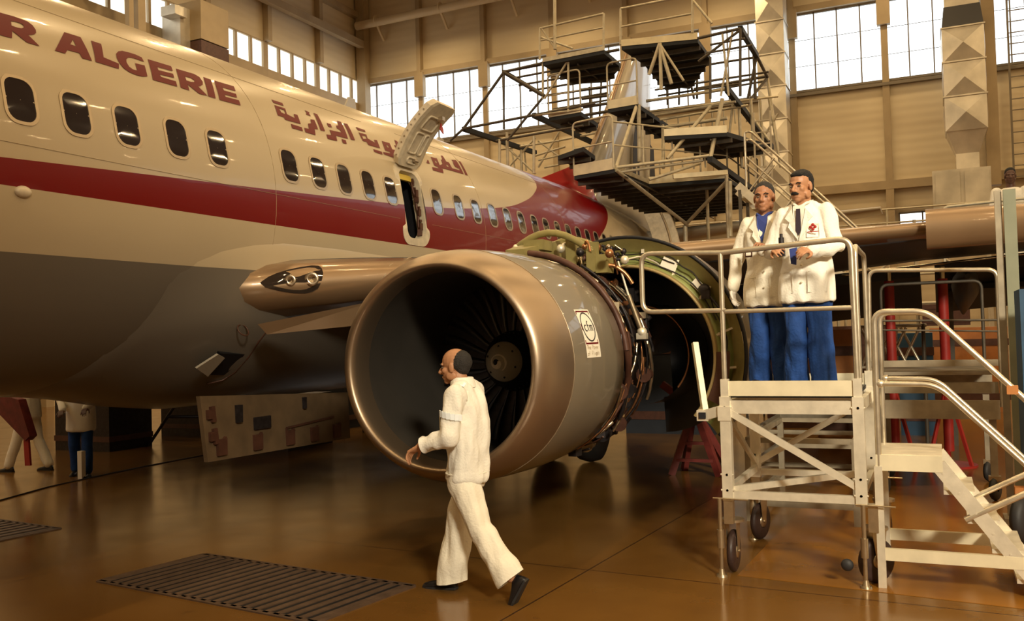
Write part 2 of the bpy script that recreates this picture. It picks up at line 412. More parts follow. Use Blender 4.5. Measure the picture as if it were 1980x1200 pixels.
ARABIC = [[[[7.884,38.38],[8.066,38.51],[8.052,36.95],[7.878,36.79]]],[[[7.863,35.66],[8.044,35.74],[8.006,32.87],[8.123,32.12],[8.154,34.21],[8.222,34.36],[8.181,30.08],[7.91,29.76],[7.911,30.77],[7.808,30.83]],[[7.916,34.62],[8.0,34.65],[7.99,33.3],[7.96,32.6],[7.909,32.86]]],[[[7.979,28.62],[8.167,28.61],[8.153,26.92],[7.965,26.85]]],[[[8.465,38.67],[8.547,38.51],[8.512,37.42],[8.512,36.16],[8.423,36.38],[8.469,37.42]]],[[[8.453,34.32],[8.535,34.63],[8.492,30.09],[8.423,29.81],[8.376,26.86],[8.194,26.83],[8.211,28.71],[8.299,28.91],[8.342,31.46],[8.415,32.14]]],[[[8.634,38.91],[8.704,38.88],[8.628,30.29],[8.538,29.97]]],[[[8.786,35.32],[8.861,35.31],[8.846,33.57],[8.769,33.34]]],[[[9.09,38.94],[9.183,39.2],[9.076,30.1],[8.827,29.76],[8.793,27.16],[8.603,26.89],[8.621,28.88],[8.73,29.31],[8.749,31.75],[8.997,32.4],[9.007,33.58],[8.955,34.17],[8.978,35.62],[9.046,36.17]]],[[[9.227,38.9],[9.313,39.23],[9.231,30.45],[9.137,30.16]]],[[[8.915,28.87],[9.002,29.0],[8.98,27.15],[8.9,27.07]]],[[[9.494,39.11],[9.684,39.02],[9.663,37.7],[9.481,37.36]]],[[[9.454,35.91],[9.634,36.21],[9.595,33.99],[9.728,32.71],[9.75,34.41],[9.829,34.86],[9.778,30.39],[9.508,30.21],[9.509,31.64],[9.422,31.48]],[[9.488,34.61],[9.581,34.96],[9.56,33.5],[9.469,32.84]]],[[[9.581,28.78],[9.774,28.8],[9.751,27.23],[9.574,27.44]]],[[[9.958,35.32],[10.152,35.62],[10.11,32.13],[10.253,32.48],[10.225,30.51],[10.099,29.72],[10.062,27.45],[9.796,27.72],[9.803,28.87],[9.988,29.36],[9.986,30.15],[9.884,30.06]],[[10.01,33.73],[10.051,33.77],[10.048,32.55],[10.004,32.36]]],[[[10.387,39.25],[10.446,38.89],[10.411,35.7],[10.342,34.07],[10.257,33.98],[10.24,35.11],[10.31,35.49]]],[[[10.514,39.14],[10.595,39.22],[10.502,32.29],[10.423,32.27]]],[[[11.022,32.46],[11.054,32.45],[11.032,30.56],[10.937,30.4]]],[[[11.216,35.55],[11.406,35.92],[11.348,31.73],[11.387,30.49],[11.325,27.3],[11.024,27.14],[11.042,28.91],[11.251,29.5],[11.246,30.09],[11.15,30.34]],[[11.266,33.79],[11.308,33.73],[11.301,32.5],[11.252,32.52]]],[[[11.646,39.36],[11.721,39.65],[11.681,35.8],[11.759,35.84],[11.735,32.32],[11.975,32.53],[11.997,33.67],[11.943,33.68],[11.887,34.13],[11.9,35.83],[11.956,37.62],[11.932,38.55],[12.126,39.78],[12.121,38.74],[12.042,30.71],[11.386,30.28],[11.348,31.73],[11.48,33.18],[11.521,35.66],[11.588,36.57]],[[11.594,33.67],[11.648,33.56],[11.65,32.58],[11.579,32.37]]],[[[12.21,39.74],[12.275,39.81],[12.17,30.66],[12.089,30.64]]]]

# ------------------------------------------------------------ hangar
BX = 40.0; LY = 26.7; RY = -31.0; FX = -19.0; CZ = 21.0
struct('floor', MB().box(((BX+FX)/2, (LY+RY)/2, -.1), (BX-FX+2, LY-RY+2, .2)), M_floor)
struct('ceiling', MB().box(((BX+FX)/2, (LY+RY)/2, CZ+.1), (BX-FX+2, LY-RY+2, .2)), M_ceiling)
W0, W1 = 11.75, 15.05
def wall_with_band(side):
    mb = MB(); t = .25
    if side == 'back':
        mb.box((BX+t/2, (LY+RY)/2, W0/2), (t, LY-RY, W0)); mb.box((BX+t/2, (LY+RY)/2, (W1+CZ)/2), (t, LY-RY, CZ-W1))
    elif side == 'right':
        mb.box(((BX+FX)/2, RY-t/2, CZ/2), (BX-FX, t, CZ))
    elif side == 'left':
        mb.box(((BX+FX)/2, LY+t/2, 12.7/2), (BX-FX, t, 12.7)); mb.box(((BX+FX)/2, LY+t/2, (15.3+CZ)/2), (BX-FX, t, CZ-15.3))
    else:
        mb.box((FX-t/2, (LY+RY)/2, CZ/2), (t, LY-RY, CZ))
    return mb
for sd in ('back', 'right', 'left', 'front'):
    struct('wall_'+sd, wall_with_band(sd), M_wall)
wn = 0
cols_y = [5.1+3.6*k for k in range(-10, 6)]
edges = cols_y+[LY]
for i in range(len(edges)-1):
    a, b = edges[i], edges[i+1]
    wn += 1
    fr = MB()
    k = 4
    for j in range(k):
        y = a+(b-a)*j/k
        fr.box((BX+.02, y, (W0+W1)/2), (.10, .05, W1-W0))
    fr.box((BX+.02, (a+b)/2, W0+.04), (.14, b-a, .09)); fr.box((BX+.02, (a+b)/2, W1-.03), (.10, b-a, .05))
    for z in (12.85, 13.95): fr.box((BX+.06, (a+b)/2, z), (.03, b-a, .018))
    fo = struct('window_%d' % wn, fr, M_mull)
    mesh_obj('pane', MB().box((BX+.15, (a+b)/2, (W0+W1)/2), (.03, b-a, W1-W0)), M_day, fo)
# left wall glazing: a tall row over a low row
lx = [40-3.8*k for k in range(0, 11)]
for i in range(len(lx)-1):
    b, a = lx[i], lx[i+1]; wn += 1
    fr = MB()
    for j in range(4):
        x = a+(b-a)*j/4
        fr.box((x, LY+.02, 14.0), (.13 if j else .30, .12, 2.6))
    fr.box(((a+b)/2, LY-.03, 13.85), (b-a, .24, .42)); fr.box(((a+b)/2, LY+.02, 15.28), (b-a, .1, .06)); fr.box(((a+b)/2, LY+.02, 12.7), (b-a, .14, .1))
    fo = struct('window_%d' % wn, fr, M_col)
    mesh_obj('pane', MB().box(((a+b)/2, LY+.15, 14.0), (b-a, .03, 2.6)), M_day2, fo)
# columns and beams fixed to the walls
tn = 0
def trim(mb, m=None):
    global tn; tn += 1
    return struct('trim_%d' % tn, mb, m or M_col)
for y in cols_y:
    mb = MB()
    mb.box((BX-.22, y, 3.8), (.34, .30, 7.6)); mb.box((BX-.10, y, 11.3), (.14, .26, 7.4))
    mb.box((BX-.16, y, 18), (.30, .22, 6.0)); mb.box((BX-.20, y, 14.6), (.30, .50, 1.2))
    trim(mb)
for x in lx[1:]:
    mb = MB(); mb.box((x, LY-.16, 17.9), (.26, .3, 5.2)); mb.box((x, LY-.14, 6.3), (.3, .28, 12.8)); trim(mb)
trim(MB().box((BX-.35, LY-.35, CZ/2), (.5, .5, CZ)))
trim(MB().box((BX-.2, (LY+RY)/2, 7.5), (.40, LY-RY-.6, .34)))
trim(MB().box((BX-.25, (LY+RY)/2, 6.55), (.16, LY-RY-.6, .10)))
trim(MB().box((BX-.12, (LY+RY)/2, W0-.14), (.22, LY-RY-.6, .12)), M_mull)
trim(MB().box((BX-.12, (LY+RY)/2, W1+.16), (.24, LY-RY-.6, .26)))
trim(MB().box(((BX+FX)/2, LY-.14, 12.55), (BX-FX-.6, .26, .25)))
trim(MB().box(((BX+FX)/2, LY-.14, 18.6), (BX-FX-.6, .30, .30)))
# low glazing strip above the ground floor at the back
for i, (a, b) in enumerate([(-6, -2.6), (-2.2, 1.2), (4.6, 7.4), (7.8, 10.9)]):
    wn += 1
    fr = MB()
    fr.box((BX-.05, (a+b)/2, 6.36), (.1, b-a, .07)); fr.box((BX-.05, (a+b)/2, 5.72), (.1, b-a, .07))
    for j in range(5): fr.box((BX-.05, a+(b-a)*j/4, 6.04), (.1, .06, .66))
    fo = struct('window_%d' % wn, fr, M_mull)
    mesh_obj('pane', MB().box((BX-.02, (a+b)/2, 6.04), (.02, b-a, .62)), M_day, fo)
# overhead pipe running under the roof on the back wall
mb = MB(); mb.tube([(39.2, 26.4, 17.95), (39.2, 15.5, 18.05), (39.2, 8.0, 18.1)], .21, 14)
for y in (25.2, 21.5, 17.7, 14): mb.tube([(39.2, y-.03, 18.06), (39.2, y+.03, 18.06)], .27, 14); mb.beam((39.2, y, 17.9), (39.9, y, 17.2), .1)
thing('overhead_pipe', mb, M_wall, 'long beige pipe running high across the back wall above the tall windows', 'pipe')
# sloping crane rail in the corner on the left wall
mb = MB(); mb.beam((25, 26.2, 17.0), (39.3, 26.2, 17.0), .3, .35)
thing('crane_rail', mb, M_col, 'beige rail beam along the left wall above its window rows', 'beam')

# ventilation ducts: stacked square sections with cross-broken pyramid faces
def duct(name, y, x, wdt, z0, z1, step, label, transition=True):
    r = root(name, label, 'duct', (x, y, z0))
    mb = MB(); z = z0; h = wdt/2
    k = 0
    while z < z1-.05:
        z2 = min(z+step, z1)
        P = lambda sx, sy, zz: V((x+sx*h, y+sy*h, zz))
        mb.hexa([P(-1,-1,z), P(1,-1,z), P(1,1,z), P(-1,1,z), P(-1,-1,z2), P(1,-1,z2), P(1,1,z2), P(-1,1,z2)])
        # pyramid on the faces towards -x and both sides
        for (sx, sy) in ((-1, 0), (0, -1), (0, 1)):
            if sx: c = [P(-1,-1,z), P(-1,1,z), P(-1,1,z2), P(-1,-1,z2)]; out = V((-.18, 0, 0))
            else: c = [P(-1,sy,z), P(1,sy,z), P(1,sy,z2), P(-1,sy,z2)]; out = V((0, sy*.06, 0))
            ctr = sum(c, V((0,0,0)))/4+out
            mb.add(c+[ctr], [(0,1,4), (1,2,4), (2,3,4), (3,0,4)])
        mb.box((x, y, z2), (wdt+.09, wdt+.09, .05))
        z = z2; k += 1
    mesh_obj('duct_shaft', mb, M_duct, r)
    return r
d1 = duct('ventilation_duct', 5.75, 38.9, 1.10, 5.0, 20.9, 1.35, 'tall grey sheet metal duct beside the window column, left of the widest duct')
d2r = duct('ventilation_duct', -1.25, 37.8, 1.38, 8.9, 12.7, 1.27, 'wide sheet metal duct with dark collar standing on a pale metal box at the right')
mb = MB(); z = 12.95
M4 = lambda zz, h: [V((37.8-h, -1.25-h, zz)), V((37.8+h, -1.25-h, zz)), V((37.8+h, -1.25+h, zz)), V((37.8-h, -1.25+h, zz))]
mb.hexa(M4(12.7, .69)+M4(13.5, .60)); mesh_obj('collar', mb, M_ductdark, d2r)
mb = MB(); mb.hexa(M4(13.5, .57)+M4(14.9, .57)); mb.hexa(M4(14.9, .57)+M4(15.4, .70))
z = 15.4
while z < 20.8:
    z2 = min(z+1.25, 20.9); mb.hexa(M4(z, .69)+M4(z2, .69)); mb.box((37.8, -1.25, z2), (1.47, 1.47, .05))
    for sgn, a, b in ((1, 0, 3),):
        c = [M4(z, .69)[0], M4(z, .69)[3], M4(z2, .69)[3], M4(z2, .69)[0]]; ctr = sum(c, V((0,0,0)))/4+V((-.22, 0, 0))
        mb.add(c+[ctr], [(0,1,4), (1,2,4), (2,3,4), (3,0,4)])
    z = z2
mesh_obj('upper_duct', mb, M_duct, d2r)
mb = MB(); mb.hexa(M4(7.45, .38)+M4(8.1, .38)); mb.hexa(M4(8.1, .38)+M4(8.95, .68)); mesh_obj('outlet', mb, M_duct, d2r)
mb = MB(); mb.box((37.6, -1.0, 6.3), (1.7, 1.9, 2.3)); mb.box((36.7, -.55, 6.3), (.06, .8, 2.1)); mb.box((36.7, -1.5, 6.3), (.06, .8, 2.1))
for yy in (-1.8, -.2):
    for xx in (36.95, 38.2): mb.beam((xx, yy, 0), (xx, yy, 5.15), .12)
thing('air_handling_unit', mb, M_duct, 'pale metal air handling box under the collared duct at the right', 'machine')
# wall ladder at far right
mb = MB()
for yy in (-2.85, -3.45): mb.beam((39.3, yy, 6.3), (39.3, yy, 20.5), .07)
for i in range(34): mb.beam((39.3, -2.85, 6.5+i*.42), (39.3, -3.45, 6.5+i*.42), .035)
thing('wall_ladder', mb, M_mull, 'narrow dark ladder fixed to the back wall at the far right', 'ladder')
mb = MB(); mb.box((38.7, -2.15, 14.0), (.5, .45, 14.0)); trim(mb)
# control boxes on left wall windows
r = root('ventilation_hood', 'brown box hood with grey duct elbow in front of the left wall windows', 'hood', (26.8, 25.6, 13.0))
mesh_obj('hood_box', MB().box((27.3, 25.7, 14.25), (1.5, 1.6, 1.5)), M_col, r)
mesh_obj('hood_base', MB().box((27.3, 25.7, 13.0), (1.5, 1.6, .9)), M_brown, r)
mb = MB(); mb.box((26.3, 25.9, 13.6), (.5, .9, 2.2)); mb.box((25.9, 25.6, 14.4), (.6, .7, .35)); mesh_obj('elbow', mb, M_duct, r)
mb = MB()
mb.box((22.9, 25.5, 14.6), (1.3, .8, .5)); mb.beam((21.8, 25.2, 14.3), (24.2, 25.4, 15.1), .25); mb.ell((22.4, 25.3, 15.0), (.5, .4, .35)); mb.beam((23.6, 25.4, 12.6), (23.6, 25.4, 15.6), .2)
mb.beam((24.1, 25.5, 12.0), (24.1, 25.5, 16.6), .35)
thing('pipe_cluster', mb, M_col, 'cluster of brown pipes and boxes high on the left wall above the white fuselage', 'pipes')

# floor gratings: flat black sheet as painted shade below the slots, frame and bars
def grating(name, c, nbar, label):
    r = root(name, label, 'grating', (sum(p[0] for p in c)/4, sum(p[1] for p in c)/4, 0))
    A, Bq, C_, D = [V((p[0], p[1], 0)) for p in c]   # A-B one short side, D-C other
    fr = MB()
    for p, q in ((A, Bq), (Bq, C_), (C_, D), (D, A)): fr.beam(p+V((0,0,.004)), q+V((0,0,.004)), .05, .012)
    mesh_obj('frame', fr, M_gratebar, r)
    mesh_obj('pit_shade', MB().slab([(p.x, p.y) for p in (A, Bq, C_, D)], .0005, .002), M_black, r)  # flat black sheet on the floor, painted shade for the slots
    for i in range(nbar):
        t = (i+.5)/nbar
        p = A.lerp(D, t); q = Bq.lerp(C_, t)
        mesh_obj('bar', MB().beam(p+V((0,0,.005)), q+V((0,0,.005)), (D-A).length/nbar*  .5, .010), M_gratebar, r)
    return r
M_gratebar = mat('grating_iron', (.13, .085, .06), .5, .3, var=.2, scale=10)
grating('floor_grating', [(5.40, 6.26), (6.41, 6.09), (6.115, 3.72), (5.10, 3.88)], 22, 'large rusty slotted floor drain grating in front of the walking man')
grating('floor_grating', [(6.05, 10.6), (7.05, 10.4), (6.83, 8.48), (5.8, 8.62)], 14, 'dark slotted floor grating at the left edge under the fuselage')
mb = MB(); pts = [(6.9, 10.55, .006), (7.85, 10.82, .006), (8.8, 11.15, .006), (9.57, 11.28, .006), (10.8, 11.42, .006), (12.1, 11.48, .006), (14, 11.3, .006)]
mb.tube(pts, .012, 6); thing('floor_cable', mb, M_rubber, 'thin black cable lying on the floor under the fuselage', 'cable')

# warmer painted lane on the floor at the right
flr = bpy.data.objects['floor']
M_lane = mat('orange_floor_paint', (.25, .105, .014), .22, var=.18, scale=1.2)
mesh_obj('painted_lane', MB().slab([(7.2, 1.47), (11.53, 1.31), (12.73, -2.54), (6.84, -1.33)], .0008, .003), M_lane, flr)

# ------------------------------------------------------------ airliner
FY = 7.9
FS = [(-3.6, .05, 2.75), (-3.3, .45, 2.8), (-2.6, .95, 2.95), (-1.6, 1.35, 3.1), (-.4, 1.66, 3.25), (1.2, 1.84, 3.33), (2.2, 1.88, 3.35), (16.6, 1.88, 3.35), (18.2, 1.86, 3.37), (19.6, 1.78, 3.43), (21, 1.62, 3.56), (22.6, 1.40, 3.73), (24.4, 1.10, 3.93), (26.2, .78, 4.12), (27.8, .45, 4.26), (28.9, .18, 4.33)]
def surf(X, th, off=0.):
    xs = [s[0] for s in FS]
    R = float(np.interp(X, xs, [s[1] for s in FS])); zc = float(np.interp(X, xs, [s[2] for s in FS]))
    return V((X, FY-(R+off)*math.cos(th), zc+(R+off)*math.sin(th)))
air = root('airliner', 'large white airliner with red band, open overwing exit and uncovered engine', 'airplane', (15, FY, 0))
DX0, DX1, DT0, DT1 = 9.93, 10.46, math.radians(-5.9), math.radians(22.8)
def grid_fus():
    xs = sorted(set([round(s[0], 3) for s in FS]+list(np.arange(-3.5, 28.9, .4).round(3))+[DX0, DX1]))
    xs = [x for x in xs if not (DX0-.12 < x < DX0 or DX0 < x < DX1-.0001 and x != DX1 and x > DX0 or DX1 < x < DX1+.12)]
    ths = sorted(set([math.radians(a) for a in range(-180, 180, 4)]+[DT0, DT1]))
    ths = [t for t in ths if min(abs(t-DT0), abs(t-DT1)) > math.radians(1.6) or t in (DT0, DT1)]
    mb = MB(); n = len(ths)
    vs = [surf(x, t) for x in xs for t in ths]; fs = []
    for i in range(len(xs)-1):
        for k in range(n):
            k2 = (k+1) % n
            if xs[i] >= DX0-1e-4 and xs[i+1] <= DX1+1e-4 and ths[k] >= DT0-1e-4 and k2 and ths[k2] <= DT1+1e-4: continue
            fs.append((i*n+k, i*n+k2, (i+1)*n+k2, (i+1)*n+k))
    return mb.add(vs, fs, True)
fus = mesh_obj('fuselage', grid_fus(), M_livery, air)
# skin seams
mb = MB()
for x in (3.3, 7.43, 12.2, 15.6):
    pts = [surf(x, math.radians(a), .0015) for a in range(-60, 100, 5)]
    if abs(x-10.2) > .4: mb.tube(pts, .0022, 4, caps=False)
for th in (1.5, 45):
    for a, b in ((2.5, 9.8), (10.6, 16.5)): mb.tube([surf(a+(b-a)*k/8, math.radians(th), .0015) for k in range(9)], .0018, 4, caps=False)
mesh_obj('skin_seam', mb, M_col, fus)
def rrect(w_, h_, r, n=5):
    pts = []
    for cx, cy, a0 in ((w_/2-r, h_/2-r, 0), (-w_/2+r, h_/2-r, 90), (-w_/2+r, -h_/2+r, 180), (w_/2-r, -h_/2+r, 270)):
        for k in range(n+1):
            a = math.radians(a0+90*k/n); pts.append((cx+r*math.cos(a), cy+r*math.sin(a)))
    return pts
def onfus(X, th, x, y, off): return surf(X+x, th+y/1.88, off)
WT = math.radians(11.9)
wx = [3.55, 4.08, 4.602, 5.09, 5.588, 6.14, 6.647, 7.704, 8.196, 8.681, 9.169, 9.66, 10.815, 11.439, 11.981, 12.531, 13.069, 13.606, 14.153, 14.664, 15.195]+[15.72+.52*i for i in range(7)]
for X in wx:
    o_ = rrect(.285, .385, .105); i_ = rrect(.235, .335, .085); n = len(o_)
    fr = MB()
    rings = [[onfus(X, WT, x, y, f) for x, y in pp] for pp, f in ((o_, -.01), (o_, .006), (i_, .006), (i_, -.012))]
    fr.loft(rings, caps=False, smooth=False)
    wob = mesh_obj('cabin_window', fr, M_frame, air)
    gl = MB(); gl.loft([[onfus(X, WT, x*q, y*q, .0015) for x, y in i_] for q in (1, .75, .5, .25, .02)], caps=False)
    mesh_obj('pane', gl, M_glass_dark, wob)
# lettering
def lettering(polys, off=.004):
    mb = MB()
    for poly in polys:
        P = [[V((x, math.radians(t)*1.88, 0)) for x, t in loop] for loop in poly]
        bm = bmesh.new(); flat = [p for l in P for p in l]
        vs = [bm.verts.new(p) for p in flat]
        for t in tessellate_polygon(P):
            try: bm.faces.new([vs[i] for i in t])
            except ValueError: pass
        ys = [p.y for p in flat]; y = min(ys)+.03
        while y < max(ys):
            bmesh.ops.bisect_plane(bm, geom=bm.verts[:]+bm.edges[:]+bm.faces[:], plane_co=(0, y, 0), plane_no=(0, 1, 0)); y += .03
        bm.verts.ensure_lookup_table(); bm.verts.index_update()
        mb.add([surf(v.co.x, v.co.y/1.88, off) for v in bm.verts], [[v.index for v in f.verts] for f in bm.faces])
        bm.free()
    return mb
R_glyph, A_glyph, I_glyph = LATIN[0], LATIN[1], LATIN[6]
shift = lambda g, d, s=1.: [[(round(x-d, 3), t) for x, t in l] for l in g]
full = LATIN + [shift(I_glyph, 6.757-4.33), shift(A_glyph, 5.05-3.88)]
for g in full: mesh_obj('red_letter', lettering([g]), M_decal, fus)
for g in ARABIC: mesh_obj('red_arabic_letter', lettering([g]), M_decal, fus)
# overwing exit: frame, lining, hatch
mb = MB()
w_, h_ = DX1-DX0, (DT1-DT0)*1.88; cX = (DX0+DX1)/2; cT = (DT0+DT1)/2
o_ = rrect(w_+.13, h_+.13, .17, 8); i_ = rrect(w_-.05, h_-.05, .13, 8)
mb.loft([[onfus(cX, cT, x, y, f) for x, y in pp] for pp, f in ((o_, -.01), (o_, .008), (i_, .008), (i_, -.13))], caps=False, smooth=False)
fro = mesh_obj('exit_frame', mb, M_lightmetal, air)
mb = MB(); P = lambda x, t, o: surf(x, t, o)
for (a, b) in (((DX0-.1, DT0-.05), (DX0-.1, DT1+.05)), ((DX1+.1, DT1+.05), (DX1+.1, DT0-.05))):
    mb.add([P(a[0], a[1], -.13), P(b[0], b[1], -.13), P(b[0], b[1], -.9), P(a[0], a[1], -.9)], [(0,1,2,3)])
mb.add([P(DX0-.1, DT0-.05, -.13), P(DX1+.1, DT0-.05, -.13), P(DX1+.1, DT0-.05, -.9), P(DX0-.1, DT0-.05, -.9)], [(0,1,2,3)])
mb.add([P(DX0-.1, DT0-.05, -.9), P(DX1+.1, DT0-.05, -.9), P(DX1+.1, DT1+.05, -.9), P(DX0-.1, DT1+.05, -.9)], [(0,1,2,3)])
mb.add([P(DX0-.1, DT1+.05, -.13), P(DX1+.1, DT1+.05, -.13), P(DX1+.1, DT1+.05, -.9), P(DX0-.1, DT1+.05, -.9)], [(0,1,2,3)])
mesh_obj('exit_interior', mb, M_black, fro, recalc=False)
mb = MB()
rf = random.Random(5)
for k in range(9):
    t = DT0+.06+(DT1-DT0-.12)*k/8
    mb.box(tuple(P(DX1-.05-.02*rf.random(), t+rf.uniform(-.01, .01), -.07)), (rf.uniform(.02, .05), rf.uniform(.03, .06), rf.uniform(.03, .10)), rf.uniform(-.4, .4))
mb.tube([P(DX1-.06+.012*math.sin(k*2.1), DT0+.05+(DT1-DT0-.1)*k/10, -.09) for k in range(11)], .018, 6)
mesh_obj('exit_fittings', mb, M_brown, fro)
mb = MB(); mb.box(tuple(P(cX, DT1-.03, -.09)), (w_-.12, .05, .07)); mesh_obj('yellow_strip', mb, M_yellow, fro)  # yellow colour stands in for gold light inside the doorway
# hatch hinged at the top, swung up
hin = surf(cX, DT1+.03, .03); ax_ = math.radians(128)   # panel direction in YZ, from hinge
hd = V((0, -.64, .77)).normalized(); hn = V((0, hd.z, -hd.y))   # hn: towards inside face (down/out)
def hp(x, s, d):   # s 0..1 along, d depth towards inner side; curved like the fuselage
    L_ = .93; bow = .075*math.sin(PI*s)
    return V((cX+x, hin.y, hin.z))+hd*(s*L_)-hn*d+hn*bow
NS = 12
secs = []
for k in range(NS+1):
    s = k/NS; wd = w_*.5+.02
    if k in (0, NS): wd -= .06
    secs.append([hp(-wd, s, -.045), hp(wd, s, -.045), hp(wd, s, .04), hp(wd-.05, s, .055), hp(-wd+.05, s, .055), hp(-wd, s, .04)])
mb = MB(); mb.loft(secs, smooth=False)
hat = mesh_obj('exit_hatch', mb, M_lightmetal, air)
mb = MB()
for s0, s1, x0, x1 in ((.2, .5, -.16, .02), (.56, .78, -.15, .13), (.06, .14, -.1, .1), (.2, .5, .06, .15)):
    q = [hp(x0, s0, .06), hp(x1, s0, .06), hp(x1, s1, .06), hp(x0, s1, .06)]
    mb.tube(fillet(q, .04, 4, True), .014, 6, closed=True)
mesh_obj('hatch_ribs', mb, M_lightmetal, hat)
mb = MB(); mb.box(tuple(hp(.06, .80, .08)), (.07, .09, .05)); mb.cyl(hp(.02, .12, .08), hp(.12, .12, .08), .02)
for k in range(9): mb.cyl(hp(-.287, .1+.09*k, .0), hp(-.293, .1+.09*k, .0), .012, n=8)
mesh_obj('hatch_latch', mb, M_frame, hat)
mb = MB(); a_ = hp(.10, .76, .10); mb.prism([a_, a_+V((.035, -.01, -.09)), a_+V((.0, -.03, -.15)), a_+V((-.035, 0, -.09))], (.0, .012, 0)); mesh_obj('red_flag', mb, M_red, hat)
# small wing inspection light in the red band and top antenna
mb = MB(); p = surf(4.6, math.radians(-9.0), .0); mb.ell(p, (.07, .035, .045)); mesh_obj('side_light', mb, M_lightmetal, fus)
mb = MB(); mb.prism([V((13.9, FY-.0, 5.2)), V((14.5, FY, 5.2)), V((14.4, FY, 5.45)), V((14.25, FY, 5.47))], (0, .04, 0)); mesh_obj('antenna', mb, M_fin, fus)
mb = MB(); mb.prism([V((10.9, FY-.3, 5.18)), V((11.25, FY-.3, 5.18)), V((11.2, FY-.3, 5.42)), V((11.05, FY-.3, 5.42))], (0, .03, 0)); mesh_obj('antenna', mb, M_fin, fus)
# wing body fairing
FX_ = [5.7, 5.95, 6.2, 6.55, 6.95, 7.6, 8.6, 10, 12, 13.5, 15, 16.5, 17.6]
FT_ = [-62, -44, -23, -18, -14.8, -12.3, -12, -12.5, -13, -14, -20, -38, -60]
FD_ = [.0, .02, .05, .11, .19, .27, .27, .26, .26, .24, .16, .06, .0]
mb = MB(); secs = []
for X, t_, D_ in zip(FX_, FT_, FD_):
    half = []
    for k in range(26):
        th = t_+(-90-t_)*k/25; q = min(1, (t_-th)/28.); q = q*q*(3-2*q)
        half.append((th, -.015+(D_+.016)*min(1, q*1.0+(.12 if k > 0 else 0))))
    sec = [surf(X, math.radians(th), d) for th, d in half]
    sec += [V((p.x, 2*FY-p.y, p.z)) for p in sec[::-1][1:]]
    secs.append(sec)
mb.loft(secs, caps=False, closed=False); mesh_obj('wing_body_fairing', mb, M_livery, air)
# belly vent with open scoop door and round stencil
mb = MB(); mb.prism([V((7.044, 6.432, 1.807)), V((7.413, 6.454, 1.786)), V((7.433, 6.598, 1.665)), V((7.399, 6.720, 1.576)), V((7.172, 6.703, 1.588))], (0, .05, .03)); mesh_obj('ram_air_inlet', mb, M_black, air)
mb = MB(); mb.prism([V((6.810, 6.527, 1.670)), V((6.954, 6.383, 1.798)), V((7.092, 6.424, 1.759)), V((7.093, 6.650, 1.576))], (0, .02, .012)); mesh_obj('inlet_door', mb, M_fin, air)
mb = MB(); mb.tube([V((7.489, 6.232, 2.018)), V((7.472, 6.320, 1.914)), V((7.495, 6.479, 1.757)), V((7.507, 6.665, 1.608)), V((7.462, 6.801, 1.520)), V((7.286, 6.847, 1.493))], .010, 6); mesh_obj('fairing_seam', mb, M_brown, air)
mb = MB(); c = V((7.123, 6.215, 2.03)); mb.tube([c+V((.07*math.cos(a), .03*math.sin(a), .055*math.sin(a))) for a in [2*PI*k/20 for k in range(20)]], .007, 5, closed=True); mesh_obj('round_stencil', mb, M_brown, air)
# belly access door hanging open under the fairing
A = V((6.82, 6.5, 1.40)); Bq = V((9.45, 6.62, 1.26)); C_ = V((9.45, 6.6, .70)); D = V((6.89, 6.48, .755))
mb = MB(); mb.prism([A, Bq, C_, D], (0, .05, 0))
bd = mesh_obj('belly_access_door', mb, M_panel, air)
def onp(u, v): return A.lerp(Bq, u).lerp(D.lerp(C_, u), v)+V((0, -.012, 0))
for u in (.08, .3, .52, .70, .88):
    mb = MB(); mb.box(tuple(onp(u, .80)), (.13, .04, .16)); mb.beam(onp(u-.02, .8), onp(u+.03, .66), .035); mesh_obj('door_bracket', mb, M_brown, bd)
for v in (.28, .62):
    mb = MB(); mb.box(tuple(onp(.035, v)), (.08, .05, .09)); mb.beam(onp(.05, v-.12), onp(.05, v+.12), .05); mesh_obj('door_bracket', mb, M_brown, bd)
mb = MB(); mb.beam(onp(.5, .62), onp(.86, .5), .02); mb.beam(onp(.5, .62), onp(.5, .84), .02); mesh_obj('stay_rod', mb, M_brown, bd)

for uv, d_ in (((.34, .48), (.26, .03, .13)), ((.2, .3), (.08, .05, .18)), ((.64, .18), (.04, .05, .13))):
    mesh_obj('dark_plate', MB().box(tuple(onp(*uv)), d_), M_dark, bd)

# wing: sections (Y, XLE, z, XTE, zTE, half thickness)
WS = [(7.2, 6.7, 2.36, 15.6, 2.25, .40), (6.35, 6.80, 2.42, 15.5, 2.3, .37), (6.0, 7.12, 2.45, 15.45, 2.34, .35), (5.65, 7.52, 2.485, 15.4, 2.38, .33), (4.9, 8.5, 2.57, 15.2, 2.45, .26), (3.62, 9.55, 2.73, 14.9, 2.55, .17), (.15, 11.42, 2.99, 15.2, 2.86, .12), (-3, 13.1, 3.16, 16.3, 3.05, .12), (-6, 14.7, 3.34, 17.2, 3.25, .10), (-9.2, 16.4, 3.55, 18.0, 3.5, .07)]
TU = [0, .012, .035, .075, .12, .2, .32, .5, .7, .88, 1.]
TH = [0, .42, .68, .88, 1., 1., .95, .78, .48, .2, .02]
def wsec(st, i0, i1):
    y, xl, zl, xt, zt, t = st; c = xt-xl; k = max(.5, min(1, 7.8/c)) ; up = []; lo = []
    for i in range(i0, i1+1):
        u, h = TU[i], TH[i]
        x = xl+c*u; z = zl+(zt-zl)*u
        up.append(V((x, y, z+t*h*1.0))); lo.append(V((x, y, z-t*h*(.85 if u < .6 else .5))))
    return up, lo
def wing_part(i0, i1, sts):
    secs = []
    for st in sts:
        up, lo = wsec(st, i0, i1)
        secs.append(up[::-1]+lo[(1 if i0 == 0 else 0):])
    mb = MB(); mb.loft(secs); return mb
